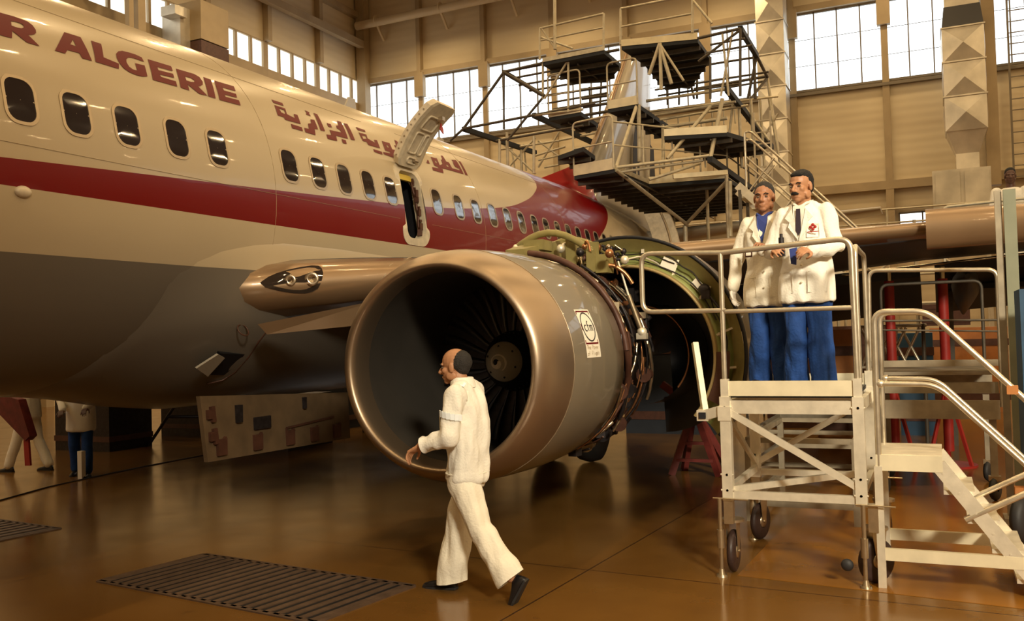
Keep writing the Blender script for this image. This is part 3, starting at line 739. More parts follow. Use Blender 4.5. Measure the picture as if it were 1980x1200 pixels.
wing = mesh_obj('wing', wing_part(3, 10, WS), M_wingskin, air)
le = mesh_obj('leading_edge', wing_part(0, 3, WS), M_wingmetal, wing)
# landing light in the inner leading edge
def le_pt(Y, f, push=0.):   # f -1..1 around the nose
    ys = [s[0] for s in WS][::-1]
    g = lambda i: float(np.interp(Y, ys, [s[i] for s in WS][::-1]))
    xl, z, t, xt = g(1), g(2), g(5), g(3); c = xt-xl
    hu = [h for h in TH[:5]]; uu = TU[:5]; a = abs(f)
    u = float(np.interp(a, hu, uu)); zz = z+(t*a if f > 0 else -t*a*.85)
    return V((xl+c*u-push, Y, zz+push*.3*f))
mb = MB(); n = 20; ring = []; cv = []
for k in range(n):
    a = 2*PI*k/n; u = math.cos(a); s = math.sin(a)
    Yp = 5.80-.20*u; hgt = .42*(1+.45*u)*s*(1 if u > -.9 else .6)+.12
    ring.append(le_pt(Yp, max(-.8, min(.85, hgt)), .012))
    cv.append(le_pt(Yp, max(-.8, min(.85, hgt)), .004))
ctr = le_pt(5.80, .1, .02)
mb.add(ring+[ctr], [(k, (k+1) % n, n) for k in range(n)], True)
ll = mesh_obj('landing_light', mb, M_lampcover, wing)
for Yp, r_ in ((5.80, .055), (5.66, .07)):
    c = le_pt(Yp, .12, .03); mb = MB(); mb.lathe(c, (-.8, -.5, 0), [(-.01, .0), (0, r_*.5), (.006, r_*.55), (.0, r_*.7), (.012, r_), (-.02, r_)], 20); mesh_obj('reflector', mb, M_pipe, wing)
mb = MB(); mb.tube([le_pt(Y, f, .005) for Y, f in ((5.2, .9), (5.2, .5), (5.2, .0), (5.2, -.5), (5.2, -.9))], .006, 5); mesh_obj('panel_joint', mb, M_frame, wing)
# krueger flap
mb = MB(); mb.hexa([V((7.10, 5.90, 1.98)), V((7.78, 5.08, 2.06)), V((7.95, 5.10, 2.07)), V((7.28, 5.93, 1.99)), V((6.99, 5.92, 2.08)), V((7.72, 5.02, 2.29)), V((7.9, 5.06, 2.30)), V((7.2, 5.96, 2.09))])
mesh_obj('leading_edge_flap', mb, M_wingmetal, wing)
# outboard slat, drooped
secs = []
for Y, X, z, h in ((.07, 11.32, 2.97, .23), (-3, 12.95, 3.13, .20), (-6, 14.55, 3.34, .16), (-9.1, 16.2, 3.56, .12)):
    sec = []
    for k in range(11):
        a = math.radians(70+k*20); sec.append(V((X+.10+.20*math.cos(a), Y, z+h*math.sin(a)*1.0)))
    sec += [V((X+.12, Y, z-h*.6)), V((X+.16, Y, z+h*.2))]
    secs.append(sec)
mb = MB(); mb.loft(secs); mesh_obj('slat', mb, M_wingmetal, wing)
# flaps and their track fairings, hanging below the trailing edge
for y0, y1, x0, x1, z0, z1 in ((5.4, 3.9, 15.2, 15.0, 2.42, 2.5), (3.3, .2, 14.9, 15.2, 2.5, 2.72), (.0, -5.6, 15.3, 17.0, 2.74, 3.1)):
    mb = MB(); mb.hexa([V((x0, y0, z0-.1)), V((x1, y1, z1-.1)), V((x1+1.0, y1, z1-.62)), V((x0+1.1, y0, z0-.66)), V((x0, y0, z0+.08)), V((x1, y1, z1+.08)), V((x1+1.05, y1, z1-.56)), V((x0+1.15, y0, z0-.60))])
    mesh_obj('flap', mb, M_wingskin, wing)
for Y, X, z in ((2.2, 13.2, 2.35), (-.4, 13.7, 2.52), (-3.6, 15.0, 2.8)):
    mb = MB(); mb.loft([[V((X+dx, Y+r_*math.cos(2*PI*k/12), z-dz+1.3*r_*math.sin(2*PI*k/12))) for k in range(12)] for dx, r_, dz in ((0, .03, 0), (.4, .14, .03), (1.2, .19, .08), (2.2, .15, .2), (3.0, .03, .45))])
    mesh_obj('flap_track_fairing', mb, M_wingskin, wing)
# row of pale service lights/bolts along the trailing edge
mb = MB()
for k in range(9): mb.ell((14.98+.04*k, 2.6-.45*k, 2.585+.035*k), (.03, .09, .022), 8, 6)
mb.tube([(15.0, 3.0, 2.58), (15.3, -1.5, 2.9)], .02, 6)
mesh_obj('trailing_edge_seal', mb, M_pipe, wing)
# starboard wing, simple mirror of the port one
SW = [(2*FY-s[0], *s[1:]) for s in WS]
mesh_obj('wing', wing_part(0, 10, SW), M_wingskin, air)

# fin, fillet, rudder, stabilisers
def foil(le_, te_, t, Yc=FY, ax=1):
    out = []
    for u, h in list(zip(TU, TH))[::-1]: p = le_.lerp(te_, u); out.append(p+(V((0, t*h, 0)) if ax else V((0, 0, t*h))))
    for u, h in list(zip(TU, TH))[1:-1]: p = le_.lerp(te_, u); out.append(p-(V((0, t*h, 0)) if ax else V((0, 0, t*h))))
    return out
mb = MB(); mb.loft([foil(V((21.2, FY, 4.9)), V((28.3, FY, 4.7)), .34), foil(V((22.1, FY, 6.35)), V((28.0, FY, 6.6)), .30), foil(V((23.95, FY, 8.2)), V((27.8, FY, 8.4)), .24), foil(V((25.6, FY, 10.0)), V((28.1, FY, 10.1)), .17), foil(V((26.2, FY, 10.5)), V((28.1, FY, 10.5)), .12)])
fin = mesh_obj('fin', mb, M_fin, air)
mb = MB(); mb.tube([(21.9, FY, 6.3), (23.9, FY, 8.16), (25.55, FY, 9.96), (26.15, FY, 10.5)], .07, 8); mesh_obj('fin_leading_edge', mb, M_wingmetal, fin)
mb = MB()
mb.loft([[V((17.6, FY, 5.1))+V((0, 0, 0)), V((17.6, FY-.02, 5.0)), V((17.6, FY+.02, 5.0))], [V((18.6, FY, 5.32)), V((18.6, FY-.14, 5.0)), V((18.6, FY+.14, 5.0))], [V((20.4, FY, 5.85)), V((20.4, FY-.30, 4.9)), V((20.4, FY+.30, 4.9))], [V((22.0, FY, 6.35)), V((22.0, FY-.42, 4.7)), V((22.0, FY+.42, 4.7))], [V((23.4, FY, 6.1)), V((23.4, FY-.36, 4.5)), V((23.4, FY+.36, 4.5))]])
mesh_obj('fin_fillet', mb, M_red, fin)
mb = MB(); mb.prism([V((24.7, FY-.345, 6.3)), V((25.3, FY-.345, 6.25)), V((25.5, FY-.32, 7.6)), V((25.2, FY-.3, 7.8)), V((24.9, FY-.32, 7.2))], (0, -.01, 0)); mb.prism([V((26.4, FY-.33, 6.3)), V((27.0, FY-.33, 6.3)), V((27.0, FY-.31, 7.4)), V((26.7, FY-.3, 7.5))], (0, -.01, 0)); mesh_obj('fin_marking', mb, M_black, fin)
for sgn in (-1, 1):
    mb = MB(); mb.loft([foil(V((23.2, FY+sgn*.6, 4.35)), V((27.6, FY+sgn*.5, 4.3)), .22, ax=0), foil(V((24.8, FY+sgn*3.2, 4.7)), V((27.9, FY+sgn*3.2, 4.66)), .14, ax=0), foil(V((27.4, FY+sgn*6.6, 5.15)), V((28.9, FY+sgn*6.6, 5.13)), .06, ax=0)])
    mesh_obj('tailplane', mb, M_fin, air)
# aft cabin door swung open
mb = MB(); secs = []
for k in range(9):
    s = k/8; z = 2.7+2.0*s; bow = .38*(1-(2*s-.75)**2*.9)
    y = 6.15+bow*-.55-.0*s; t = .11
    secs.append([V((20.75+.35*math.sin(s*1.2), y-.02, z)), V((20.85+.35*math.sin(s*1.2), y-.6, z)), V((20.85+.35*math.sin(s*1.2)+t, y-.6, z)), V((20.75+.35*math.sin(s*1.2)+t, y-.02, z))])
mb.loft(secs, smooth=False); dr = mesh_obj('aft_door', mb, M_lightmetal, air)
mb = MB(); mb.tube([s[1]+V((-.03, .18, 0)) for s in secs], .03, 6); mesh_obj('door_seal', mb, M_frame, dr)

# engine
EY, EZ = 3.62, 1.665
NP = [(6.38, .86, .83), (6.395, .885, .852), (6.42, .905, .87), (6.5, .95, .915), (6.65, .995, .95), (6.78, 1.018, .965), (6.9, 1.035, .975), (7.1, 1.05, .985), (7.3, 1.06, .99), (7.5, 1.063, .992), (7.7, 1.06, .99), (7.95, 1.05, .98)]
def npt(X, ph, off=0.):
    xs = [p[0] for p in NP]; ry = float(np.interp(X, xs, [p[1] for p in NP]))+off; rz = float(np.interp(X, xs, [p[2] for p in NP]))+off
    return V((X, EY+ry*math.cos(ph), EZ+rz*math.sin(ph)))
def nring(X, ry, rz, n=72): return [V((X, EY+ry*math.cos(2*PI*k/n), EZ+rz*math.sin(2*PI*k/n))) for k in range(n)]
mb = MB(); mb.loft([nring(X, r_, r_) for X, r_ in ((7.9, .90), (8.0, .93), (8.5, .93), (8.55, .86), (9.0, .84), (9.35, .78), (9.9, .62), (10.6, .46), (11.2, .30), (11.6, .22))])
eng = mesh_obj('engine', mb, M_dark, air)
lip = [(6.78, 1.018, .965), (6.65, .995, .95), (6.56, .973, .935), (6.5, .95, .915), (6.45, .927, .893), (6.42, .905, .87), (6.395, .885, .852), (6.38, .86, .83), (6.378, .845, .82), (6.385, .828, .81), (6.40, .815, .80), (6.44, .80, .79), (6.5, .788, .782), (6.6, .78, .775)]
mb = MB(); mb.loft([nring(*p) for p in lip], caps=False); mesh_obj('inlet_lip', mb, M_lip, eng)
mb = MB(); mb.loft([nring(*p) for p in NP[5:]]+[nring(7.95, 1.03, .96), nring(7.95, .90, .90)], caps=False); mesh_obj('inlet_cowl', mb, M_cowl, eng)
mb = MB(); mb.loft([nring(6.6, .78, .775), nring(6.9, .772, .772), nring(7.3, .778, .778), nring(7.78, .785, .785), nring(7.80, .79, .79), nring(8.3, .79, .79)], caps=False); mesh_obj('inlet_duct', mb, M_liner, eng)
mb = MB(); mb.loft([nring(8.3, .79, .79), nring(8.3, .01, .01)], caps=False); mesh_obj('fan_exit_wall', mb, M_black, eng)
mb = MB(); mb.tube([tuple(npt(6.785, 2*PI*k/72, .0015)) for k in range(72)], .004, 4, closed=True); mesh_obj('cowl_seam', mb, M_frame, eng)
for k in range(24):
    a0 = 2*PI*k/24; secs = []
    for j in range(7):
        s = j/6; r_ = .27+(.775-.27)*s; tw = math.radians(18+42*s); ch = .12+.10*s; a = a0+.10*math.sin(s*2.2)
        rad = V((0, math.cos(a), math.sin(a))); tan = V((0, -math.sin(a), math.cos(a)))
        c = V((7.90, EY, EZ))+rad*r_; d = V((math.cos(tw), 0, 0))+tan*math.sin(tw); d.normalize(); nn = d.cross(rad).normalized()*.007
        secs.append([c-d*ch/2, c+nn, c+d*ch/2, c-nn])
    mb = MB(); mb.loft(secs); mesh_obj('fan_blade', mb, M_fan, eng)
mb = MB(); mb.lathe((0, EY, EZ), (1, 0, 0), [(7.455, .001), (7.47, .03), (7.62, .178), (7.64, .185)], 40); spn = mesh_obj('spinner', mb, M_spin, eng)
mb = MB(); mb.lathe((0, EY, EZ), (1, 0, 0), [(7.64, .185), (7.66, .19), (7.78, .265), (7.86, .285), (8.0, .285)], 40)
for k in range(36):
    a = 2*PI*k/36; mb.ell((7.775, EY+.265*math.cos(a), EZ+.265*math.sin(a)), .009, 6, 4)
mesh_obj('spinner_rear_cone', mb, M_dark, eng)
mb = MB()
def spt(r_, a): return V((7.466+(r_-.03)*1.0135, EY+r_*math.cos(a), EZ+r_*math.sin(a)))
sw = []
for k in range(34):
    a = math.radians(-200+k*13.5); r_ = .030+.055*k/33; wd = .013*(math.sin(PI*min(1, (k+1)/20.)))+.006 if k < 28 else .006*(34-k)/6+.002
    sw.append((spt(r_-wd, a), spt(r_+wd, a)))
vs = [p+V((-.004, 0, 0)) for q in sw for p in q]; mb.add(vs, [(2*i, 2*i+1, 2*i+3, 2*i+2) for i in range(len(sw)-1)])
mesh_obj('white_swirl', mb, M_paper, spn)
mb = MB(); mb.lathe((0, EY, EZ), (1, 0, 0), [(7.445, .001), (7.468, .028)], 20); mesh_obj('dark_tip', mb, M_black, spn)
for k in range(6):
    a = math.radians(20+60*k); p = spt(.145, a); mesh_obj('spinner_screw', MB().ell(p, (.006, .011, .011), 8, 6), M_black, spn)
# maker's sticker on the cowl
st = MB(); nx, na = 6, 12
P0, P1 = 153.8, 177.8; X0, X1 = 7.01, 7.30
def spatch(x0, x1, a0, a1, off, nx=5, na=10):
    m_ = MB(); vs = [npt(x0+(x1-x0)*i/nx, math.radians(a0+(a1-a0)*j/na), off) for i in range(nx+1) for j in range(na+1)]
    m_.add(vs, [(i*(na+1)+j, i*(na+1)+j+1, (i+1)*(na+1)+j+1, (i+1)*(na+1)+j) for i in range(nx) for j in range(na)]); return m_
stk = mesh_obj('maker_sticker', spatch(X0, X1, P0, P1, .0015), M_paper, eng)
def sline(pts, wd, m_, off, closed=False):
    # pts in (X, metres down from the sticker centre)
    R_ = 1.03; n = len(pts); vs = []
    for i, (x, y) in enumerate(pts):
        a = pts[i-1] if (i or closed) else pts[i]; b = pts[(i+1) % n] if (i < n-1 or closed) else pts[i]
        dx, dy = b[0]-a[0], b[1]-a[1]; l = math.hypot(dx, dy) or 1
        for s in (-1, 1):
            xx, yy = x-dy/l*s*wd/2, y+dx/l*s*wd/2
            vs.append(npt(xx, math.radians(162.8)+yy/R_, off))
    m_.add(vs, [(2*i, 2*i+1, 2*((i+1) % n)+1, 2*((i+1) % n)) for i in range(n if closed else n-1)])
mb = MB(); h1, h2 = math.radians(154.9-162.8)*1.03, math.radians(171-162.8)*1.03
bx = [(7.025, h1), (7.275, h1), (7.275, 0), (7.275, h2), (7.15, h2), (7.025, h2), (7.025, 0)]
for i in range(len(bx)): sline([bx[i], bx[(i+1) % len(bx)]], .014, mb, .003)
mesh_obj('red_border', mb, M_decal, stk)
mb = MB(); sline([(7.15+.118*math.cos(2*PI*k/32), .127*math.sin(2*PI*k/32)) for k in range(32)], .012, mb, .004, True)
mesh_obj('black_ring', mb, M_ink, stk)
mb = MB()   # letters c f m
sline([(7.095+.024*math.cos(math.radians(a)), .012+.026*math.sin(math.radians(a))) for a in range(50, 320, 20)], .011, mb, .004)
sline([(7.165, -.045), (7.150, -.048), (7.142, -.035), (7.142, .038)], .011, mb, .004); sline([(7.128, -.012), (7.165, -.012)], .009, mb, .004)
for x in (7.182, 7.206, 7.230): sline([(x, -.012), (x, .038)], .010, mb, .004)
sline([(7.182, -.010), (7.230, -.010)], .010, mb, .004)
mesh_obj('black_letters', mb, M_ink, stk)
STROKES = {'T': [[(0,0),(1,0)],[(.5,0),(.5,1)]], 'h': [[(0,0),(0,1)],[(0,.5),(.8,.5),(.8,1)]], 'e': [[(0,.7),(.9,.7),(.9,.45),(0,.45),(0,1),(.9,1)]], 'P': [[(0,1),(0,0),(.9,0),(.9,.5),(0,.5)]], 'o': [[(0,.45),(.9,.45),(.9,1),(0,1),(0,.45)]], 'w': [[(0,.45),(.2,1),(.45,.5),(.7,1),(.9,.45)]], 'r': [[(0,.45),(0,1)],[(0,.55),(.7,.45)]], 'f': [[(.8,0),(.3,0),(.3,1)],[(0,.45),(.7,.45)]], 'F': [[(.9,0),(0,0),(0,1)],[(0,.5),(.7,.5)]], 'l': [[(.4,0),(.4,1)]], 'i': [[(.4,.45),(.4,1)]], 'g': [[(.9,.45),(0,.45),(0,.9),(.9,.9)],[(.9,.45),(.9,1.25),(0,1.25)]], 't': [[(.4,.1),(.4,1)],[(0,.45),(.8,.45)]], ' ': []}
mb = MB()
for line, y0 in (('The Power', .163), ('of Flight', .215)):
    x = 7.03
    for ch in line:
        for s_ in STROKES[ch]: sline([(x+px*.018, y0+py*.034) for px, py in s_], .0045, mb, .004)
        x += .027
mesh_obj('small_letters', mb, M_col, stk)
# plumbing, harness and accessories wrapped round the bare fan case and core
rnd = random.Random(11)
def carc(X0, X1, a0, a1, R0, R1, r_, n=14, wob=.01):
    return [V((X0+(X1-X0)*k/n+rnd.uniform(-wob, wob), EY+(R0+(R1-R0)*k/n)*math.cos(math.radians(a0+(a1-a0)*k/n)), EZ+(R0+(R1-R0)*k/n)*math.sin(math.radians(a0+(a1-a0)*k/n)))) for k in range(n+1)]
mb = MB(); mb.tube(carc(8.02, 8.1, 88, 176, 1.02, 1.03, .03, 20, 0), .032, 8); mb.tube(carc(8.1, 8.35, 176, 200, 1.03, .98, .03, 8, 0), .030, 8); mesh_obj('brown_duct', mb, M_brown, eng)
for X in (8.0, 8.42):
    mb = MB(); mb.tube([V((X, EY+.925*math.cos(2*PI*k/48), EZ+.925*math.sin(2*PI*k/48))) for k in range(48)], .022, 6, closed=True); mesh_obj('case_flange', mb, M_frame, eng)
pm = [M_copper, M_pipe, M_dark, M_brown, M_steel, M_dark]
for i in range(60):
    X0 = rnd.uniform(8.0, 9.25); a0 = rnd.uniform(100, 250); ln = rnd.uniform(15, 70); Rb = .95 if X0 < 8.5 else .90
    mb = MB(); X1 = X0+rnd.uniform(-.15, .35); R1 = .95 if X1 < 8.5 else .88
    mb.tube(carc(X0, X1, a0, a0+ln, Rb+rnd.uniform(0, .08), R1+rnd.uniform(0, .08), .01), rnd.choice([.008, .011, .015, .02]), 6)
    mesh_obj('engine_pipe', mb, pm[i % 6], eng)
for i in range(30):
    X = rnd.uniform(8.05, 9.3); a = math.radians(rnd.uniform(110, 255)); R_ = rnd.uniform(.9, .97)
    c = V((X, EY+R_*math.cos(a), EZ+R_*math.sin(a))); mb = MB()
    if i % 2: mb.cyl(c-V((.07, 0, 0)), c+V((rnd.uniform(.04, .12), 0, 0)), rnd.uniform(.03, .07), n=12); mb.cyl(c-V((.08, 0, 0)), c-V((.06, 0, 0)), .08, n=12)
    else: mb.box(tuple(c), (rnd.uniform(.08, .2), rnd.uniform(.06, .12), rnd.uniform(.06, .16)), rnd.uniform(-.4, .4)); mb.cyl(c, c+V((.0, -.07, .05)), .025, n=8)
    mesh_obj('accessory', mb, rnd.choice([M_dark, M_dark, M_brown, M_steel, M_copper, M_dark]), eng)
# hold-open struts
def strut(name, pts, rs, m_):
    mb = MB(); mb.tube(pts, rs, 8); mesh_obj(name, mb, m_, eng)
strut('hold_open_rod', [(8.60, 2.81, 2.60), (8.645, 2.73, 2.266)], [.010, .013], M_alu)
strut('hold_open_rod', [(8.645, 2.73, 2.266), (8.70, 2.63, 1.93)], [.026, .030], M_steel)
mb = MB(); mb.ell((8.70, 2.62, 1.90), .05); mb.box((8.70, 2.62, 1.86), (.07, .1, .06)); mesh_obj('rod_end', mb, M_alu, eng)
strut('strut_tube', [(8.17, 2.79, 2.16), (8.44, 2.70, 1.80)], [.028, .024], M_steel)
# pylon with exposed structure
mb = MB(); mb.loft([[V((X, EY+w_, zt)), V((X, EY-w_, zt)), V((X, EY-w_, zb)), V((X, EY+w_, zb))] for X, w_, zt, zb in ((7.95, .10, 2.72, 2.55), (8.6, .17, 2.84, 2.4), (9.8, .2, 2.92, 2.35), (11.5, .2, 2.85, 2.3), (13, .1, 2.6, 2.45))], smooth=False)
pyl = mesh_obj('pylon', mb, M_green2, air)
mb = MB()
mb.tube([(8.5, 3.98-.95*k/10*1.0, 2.70+.22*math.sin(PI*k/10)) for k in range(11)], .035, 8)
mb.tube([(8.9, 3.9-.95*k/10*1.0, 2.66+.22*math.sin(PI*k/10)) for k in range(11)], .03, 8)
mb.beam((8.5, 3.05, 2.5), (8.5, 3.05, 2.74), .09, .05); mb.beam((8.6, 3.3, 2.5), (8.6, 3.3, 2.86), .10, .03); mb.beam((8.75, 3.12, 2.55), (8.75, 3.12, 2.82), .12, .03)
mb.box((8.6, 2.95, 2.58), (.2, .12, .18)); mb.box((8.35, 3.55, 2.78), (.25, .2, .10))
mesh_obj('green_bracket', mb, M_green2, pyl)
for i in range(18):
    c = V((rnd.uniform(8.2, 9.1), rnd.uniform(2.75, 3.9), rnd.uniform(2.55, 2.85))); d = V((rnd.uniform(-.1, .4), rnd.uniform(-.3, .1), rnd.uniform(-.12, .06)))
    mb = MB(); mb.tube(fillet([c, c+d*.4+V((0, 0, .05)), c+d*.8, c+d+V((0, 0, -.08))], .05, 3), rnd.choice([.009, .014, .02]), 6); mb.ell(c, rnd.choice([.03, .045]), 8, 6)
    mesh_obj('pylon_pipe', mb, rnd.choice([M_copper, M_pipe, M_dark, M_alu, M_brown]), pyl)
# thrust reverser half, swung open on its top hinge
RC = V((8.9, 2.87, 1.655)); A0, A1 = math.radians(113), math.radians(-40)
# angle measured so that 0 = towards -Y (outboard), 90 = up
def rp(X, r_, a): return V((RC.x+X, RC.y-r_*math.cos(a), RC.z+r_*math.sin(a)))
def rband(prof, n=48, a0=A0, a1=A1):
    mb = MB(); m_ = n+1; vs = [rp(x, r_, a0+(a1-a0)*k/n) for x, r_ in prof for k in range(m_)]
    mb.add(vs, [(i*m_+k, i*m_+k+1, (i+1)*m_+k+1, (i+1)*m_+k) for i in range(len(prof)-1) for k in range(n)], True); return mb
def flat(mb):
    mb.sm = [False]*len(mb.sm); return mb
rev = mesh_obj('thrust_reverser', rband([(.0, 1.20), (.3, 1.215), (.9, 1.16), (1.5, 1.02), (1.9, .86), (1.9, .84)]), M_cowl, air)
mesh_obj('cowl_edge', rband([(.02, 1.19), (-.01, 1.205), (.0, 1.225), (.04, 1.225)]), M_black, rev)
mesh_obj('olive_panel', rband([(.01, 1.19), (.10, 1.10), (.12, 1.065)]), M_green2, rev)
mesh_obj('green_channel', rband([(.115, 1.07), (.13, 1.06), (.14, .97), (.06, .955), (.05, .93)]), M_green, rev)
mesh_obj('inner_lip', rband([(.05, .932), (-.03, .925), (-.035, .905), (.0, .895)]), M_steelgold, rev)
mesh_obj('inner_barrel', rband([(.0, .893), (.8, .90), (1.6, .80), (1.9, .82)]), M_black2, rev)
mesh_obj('inner_core_wall', rband([(.55, .52), (1.2, .55), (1.75, .50), (1.75, .01)], a0=math.radians(190), a1=math.radians(-88)), M_black2, rev)  # core wall, with an added end disc that darkens the view through
mesh_obj('dark_backing_sheet', rband([(1.35, .90), (1.35, .50)], a0=math.radians(190), a1=math.radians(-88)), M_black2, rev)  # added sheet closing the back so the inside stays dark
mb = MB(); mb.tube([rp(.55, .52, math.radians(95-8*k)) for k in range(18)], .012, 6); mesh_obj('core_edge', mb, M_copper, rev)
for a in (100, 78, 58, 36, 12, -8):
    mb = MB(); t = math.radians(a)
    mb.beam(rp(.07, .94, t), rp(.10, 1.10, t+.03), .03, .02); mb.ell(rp(.08, .965, t), .022, 8, 6)
    mesh_obj('latch_fitting', mb, M_lightmetal, rev)
for a, sz in ((63, .075), (43, .055)):
    t = math.radians(a); mb = MB()
    u = (rp(.09, 1.0, t+.05)-rp(.09, 1.0, t-.05)).normalized()*sz; v = (rp(.09, 1.03, t)-rp(.09, .97, t)).normalized()*sz*.75; c = rp(.085, 1.02, t)
    mb.prism([c-u-v, c+u-v, c+u+v, c-u+v], (-.02, 0, 0)); mesh_obj('white_plate', mb, M_paper, rev)
for i, (a0_, a1_, r0, r1) in enumerate([(105, 60, 1.03, 1.06), (66, 40, 1.09, 1.06), (38, 8, 1.04, .985), (95, 20, .975, .99), (30, -5, 1.06, 1.0)]):
    mb = MB(); mb.tube([rp(.06, r0+(r1-r0)*k/12+.01*math.sin(k), math.radians(a0_+(a1_-a0_)*k/12)) for k in range(13)], .007, 5); mesh_obj('control_cable', mb, M_dark, rev)
mb = MB(); t = math.radians(38); c = rp(.04, 1.04, t); mb.ell(c, (.05, .06, .06)); mb.box(tuple(c+V((-.02, -.02, -.05))), (.06, .08, .08)); mb.cyl(c, rp(.03, 1.07, math.radians(24)), .012); mesh_obj('lock_actuator', mb, M_dark, rev)
mb = MB()
for (r_, a, X) in ((.893, 28, .5), (.893, 8, .5), (.893, -8, .5), (.893, -22, .5), (.893, 20, .9), (.893, 0, .9)): mb.ell(rp(X, r_-.02, math.radians(a)), .02, 8, 6)
mesh_obj('barrel_fastener', mb, M_alu, rev)
mb = rband([(-.02, 1.06), (-.02, .93)], 10, math.radians(2), math.radians(-27)); mesh_obj('brown_cover', mb, M_brown, rev)
mb = MB(); rr = random.Random(4)
for i in range(14):
    a = math.radians(rr.uniform(86, 118)); r_ = rr.uniform(.98, 1.12); p = rp(.0, r_, a); mb.ell(p, rr.uniform(.02, .04), 8, 6); mb.tube([p, p+V((-.02, rr.uniform(-.12, .12), rr.uniform(-.1, .06)))], .012, 6)
mesh_obj('hinge_hardware', mb, M_dark, rev)
mb = MB()
for i in range(8):
    a = math.radians(rr.uniform(88, 118)); p = rp(-.03, rr.uniform(.98, 1.12), a); mb.ell(p, .017, 8, 6); mb.tube([p, p+V((-.02, rr.uniform(-.08, .08), rr.uniform(-.1, .06)))], .009, 6)
mesh_obj('hinge_fitting', mb, M_pipe, rev)
# main landing gear behind
gear = MB(); gear.cyl((12.9, 5.1, 2.3), (12.9, 5.1, .56), .10); gear.beam((12.9, 5.1, 1.5), (12.9, 6.6, 1.9), .1); gear.cyl((12.9, 4.75, .56), (12.9, 5.45, .56), .07)
gr = mesh_obj('landing_gear_leg', gear, M_steel, air)
for Y in (4.72, 5.38):
    mb = MB(); mb.lathe((12.9, Y, .56), (0, 1, 0), [(-.17, .20), (-.17, .44), (-.13, .53), (0, .56), (.13, .53), (.17, .44), (.17, .20)], 36); mesh_obj('wheel', mb, M_rubber, gr)

# ------------------------------------------------------------ foreground work platform
wp = root('work_platform', 'near aluminium work platform with tubular rails carrying the two men in white coats', 'platform', (7.8, 1.03, 0))
PX0, PX1, PL, PR = 7.20, 8.40, 1.515, .545
def part(name, mb, m, parent): return mesh_obj(name, mb, m, parent)
for (x, y) in ((PX0, PL), (PX0, PR), (PX1, PL), (PX1, PR)):
    mb = MB(); mb.box((x, y, .98), (.075, .08, .80)); mb.box((x, y, 1.435), (.055, .06, .16))
    for z in (.66, .78, 1.30):
        for s in (-1, 1): mb.cyl((x-.03, y+s*.05, z), (x-.03, y-s*.02, z), .008, n=6); mb.cyl((x-.042, y, z), (x-.037, y, z), .010, n=6)
    part('corner_post', mb, M_alu, wp)
part('toe_board', MB().box((PX0-.0, 1.03, 1.442), (.03, PL-PR-.06, .115)), M_toe, wp)
part('toe_board', MB().box((PX1, 1.03, 1.44), (.03, PL-PR-.06, .11)), M_toe, wp)
for a, b, z, h in (((PX0, PL), (PX0, PR), 1.30, .10), ((PX0, PL), (PX0, PR), .625, .06), ((PX1, PL), (PX1, PR), 1.30, .1), ((PX1, PL), (PX1, PR), .625, .05), ((PX0, PL), (PX1, PL), 1.30, .09), ((PX0, PR), (PX1, PR), 1.30, .09), ((PX0, PL), (PX1, PL), .66, .05), ((PX0, PR), (PX1, PR), .66, .05)):
    mb = MB(); mb.beam((*a, z), (*b, z), .045, h); part('frame_rail', mb, M_alu, wp)
part('brace', MB().beam((PX0-.01, PL-.03, 1.26), (PX0-.01, PR+.03, .72), .03, .05), M_alu, wp)
part('brace', MB().beam((PX1, PR+.03, 1.26), (PX1, PL-.03, .72), .03, .05), M_alu, wp)
part('brace', MB().beam((PX0, PL, .66), (PX1, PR, .66), .04, .05), M_alu, wp)
part('brace', MB().beam((PX0, PL, 1.24), (PX1, PL, .70), .03, .04), M_alu, wp)
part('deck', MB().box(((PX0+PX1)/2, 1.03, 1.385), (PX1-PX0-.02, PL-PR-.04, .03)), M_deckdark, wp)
rr_ = .020
mb = MB(); mb.tube(fillet([(PX0, 1.49, 2.50), (PX0, 2.155, 2.535), (PX0, 2.155, 2.06), (PX0, 1.49, 2.05)], .09, 7), rr_, 10); part('handrail_loop', mb, M_tube, wp)
mb = MB(); mb.tube(fillet([(PX0, 1.5, 2.50), (PX0, .555, 2.55), (PX0, .545, 1.48)], .10, 7), rr_*1.1, 10); part('handrail', mb, M_tube, wp)
mb = MB(); mb.tube([(PX0, 1.515, 1.47), (PX0, 1.515, 2.50)], rr_, 10); part('handrail_post', mb, M_tube, wp)
mb = MB(); mb.tube([(PX0, 1.5, 2.04), (PX0, .55, 2.035)], rr_*.9, 10); part('mid_rail', mb, M_tube, wp)
mb = MB(); mb.tube(fillet([(PX1, PR, 1.48), (PX1, PR, 2.50), (PX1-.5, PR, 2.5), (PX0+.1, PR-.01, 2.5), (PX0+.1, PR-.01, 1.48)], .09, 6), rr_, 10); part('side_rail', mb, M_tube, wp)
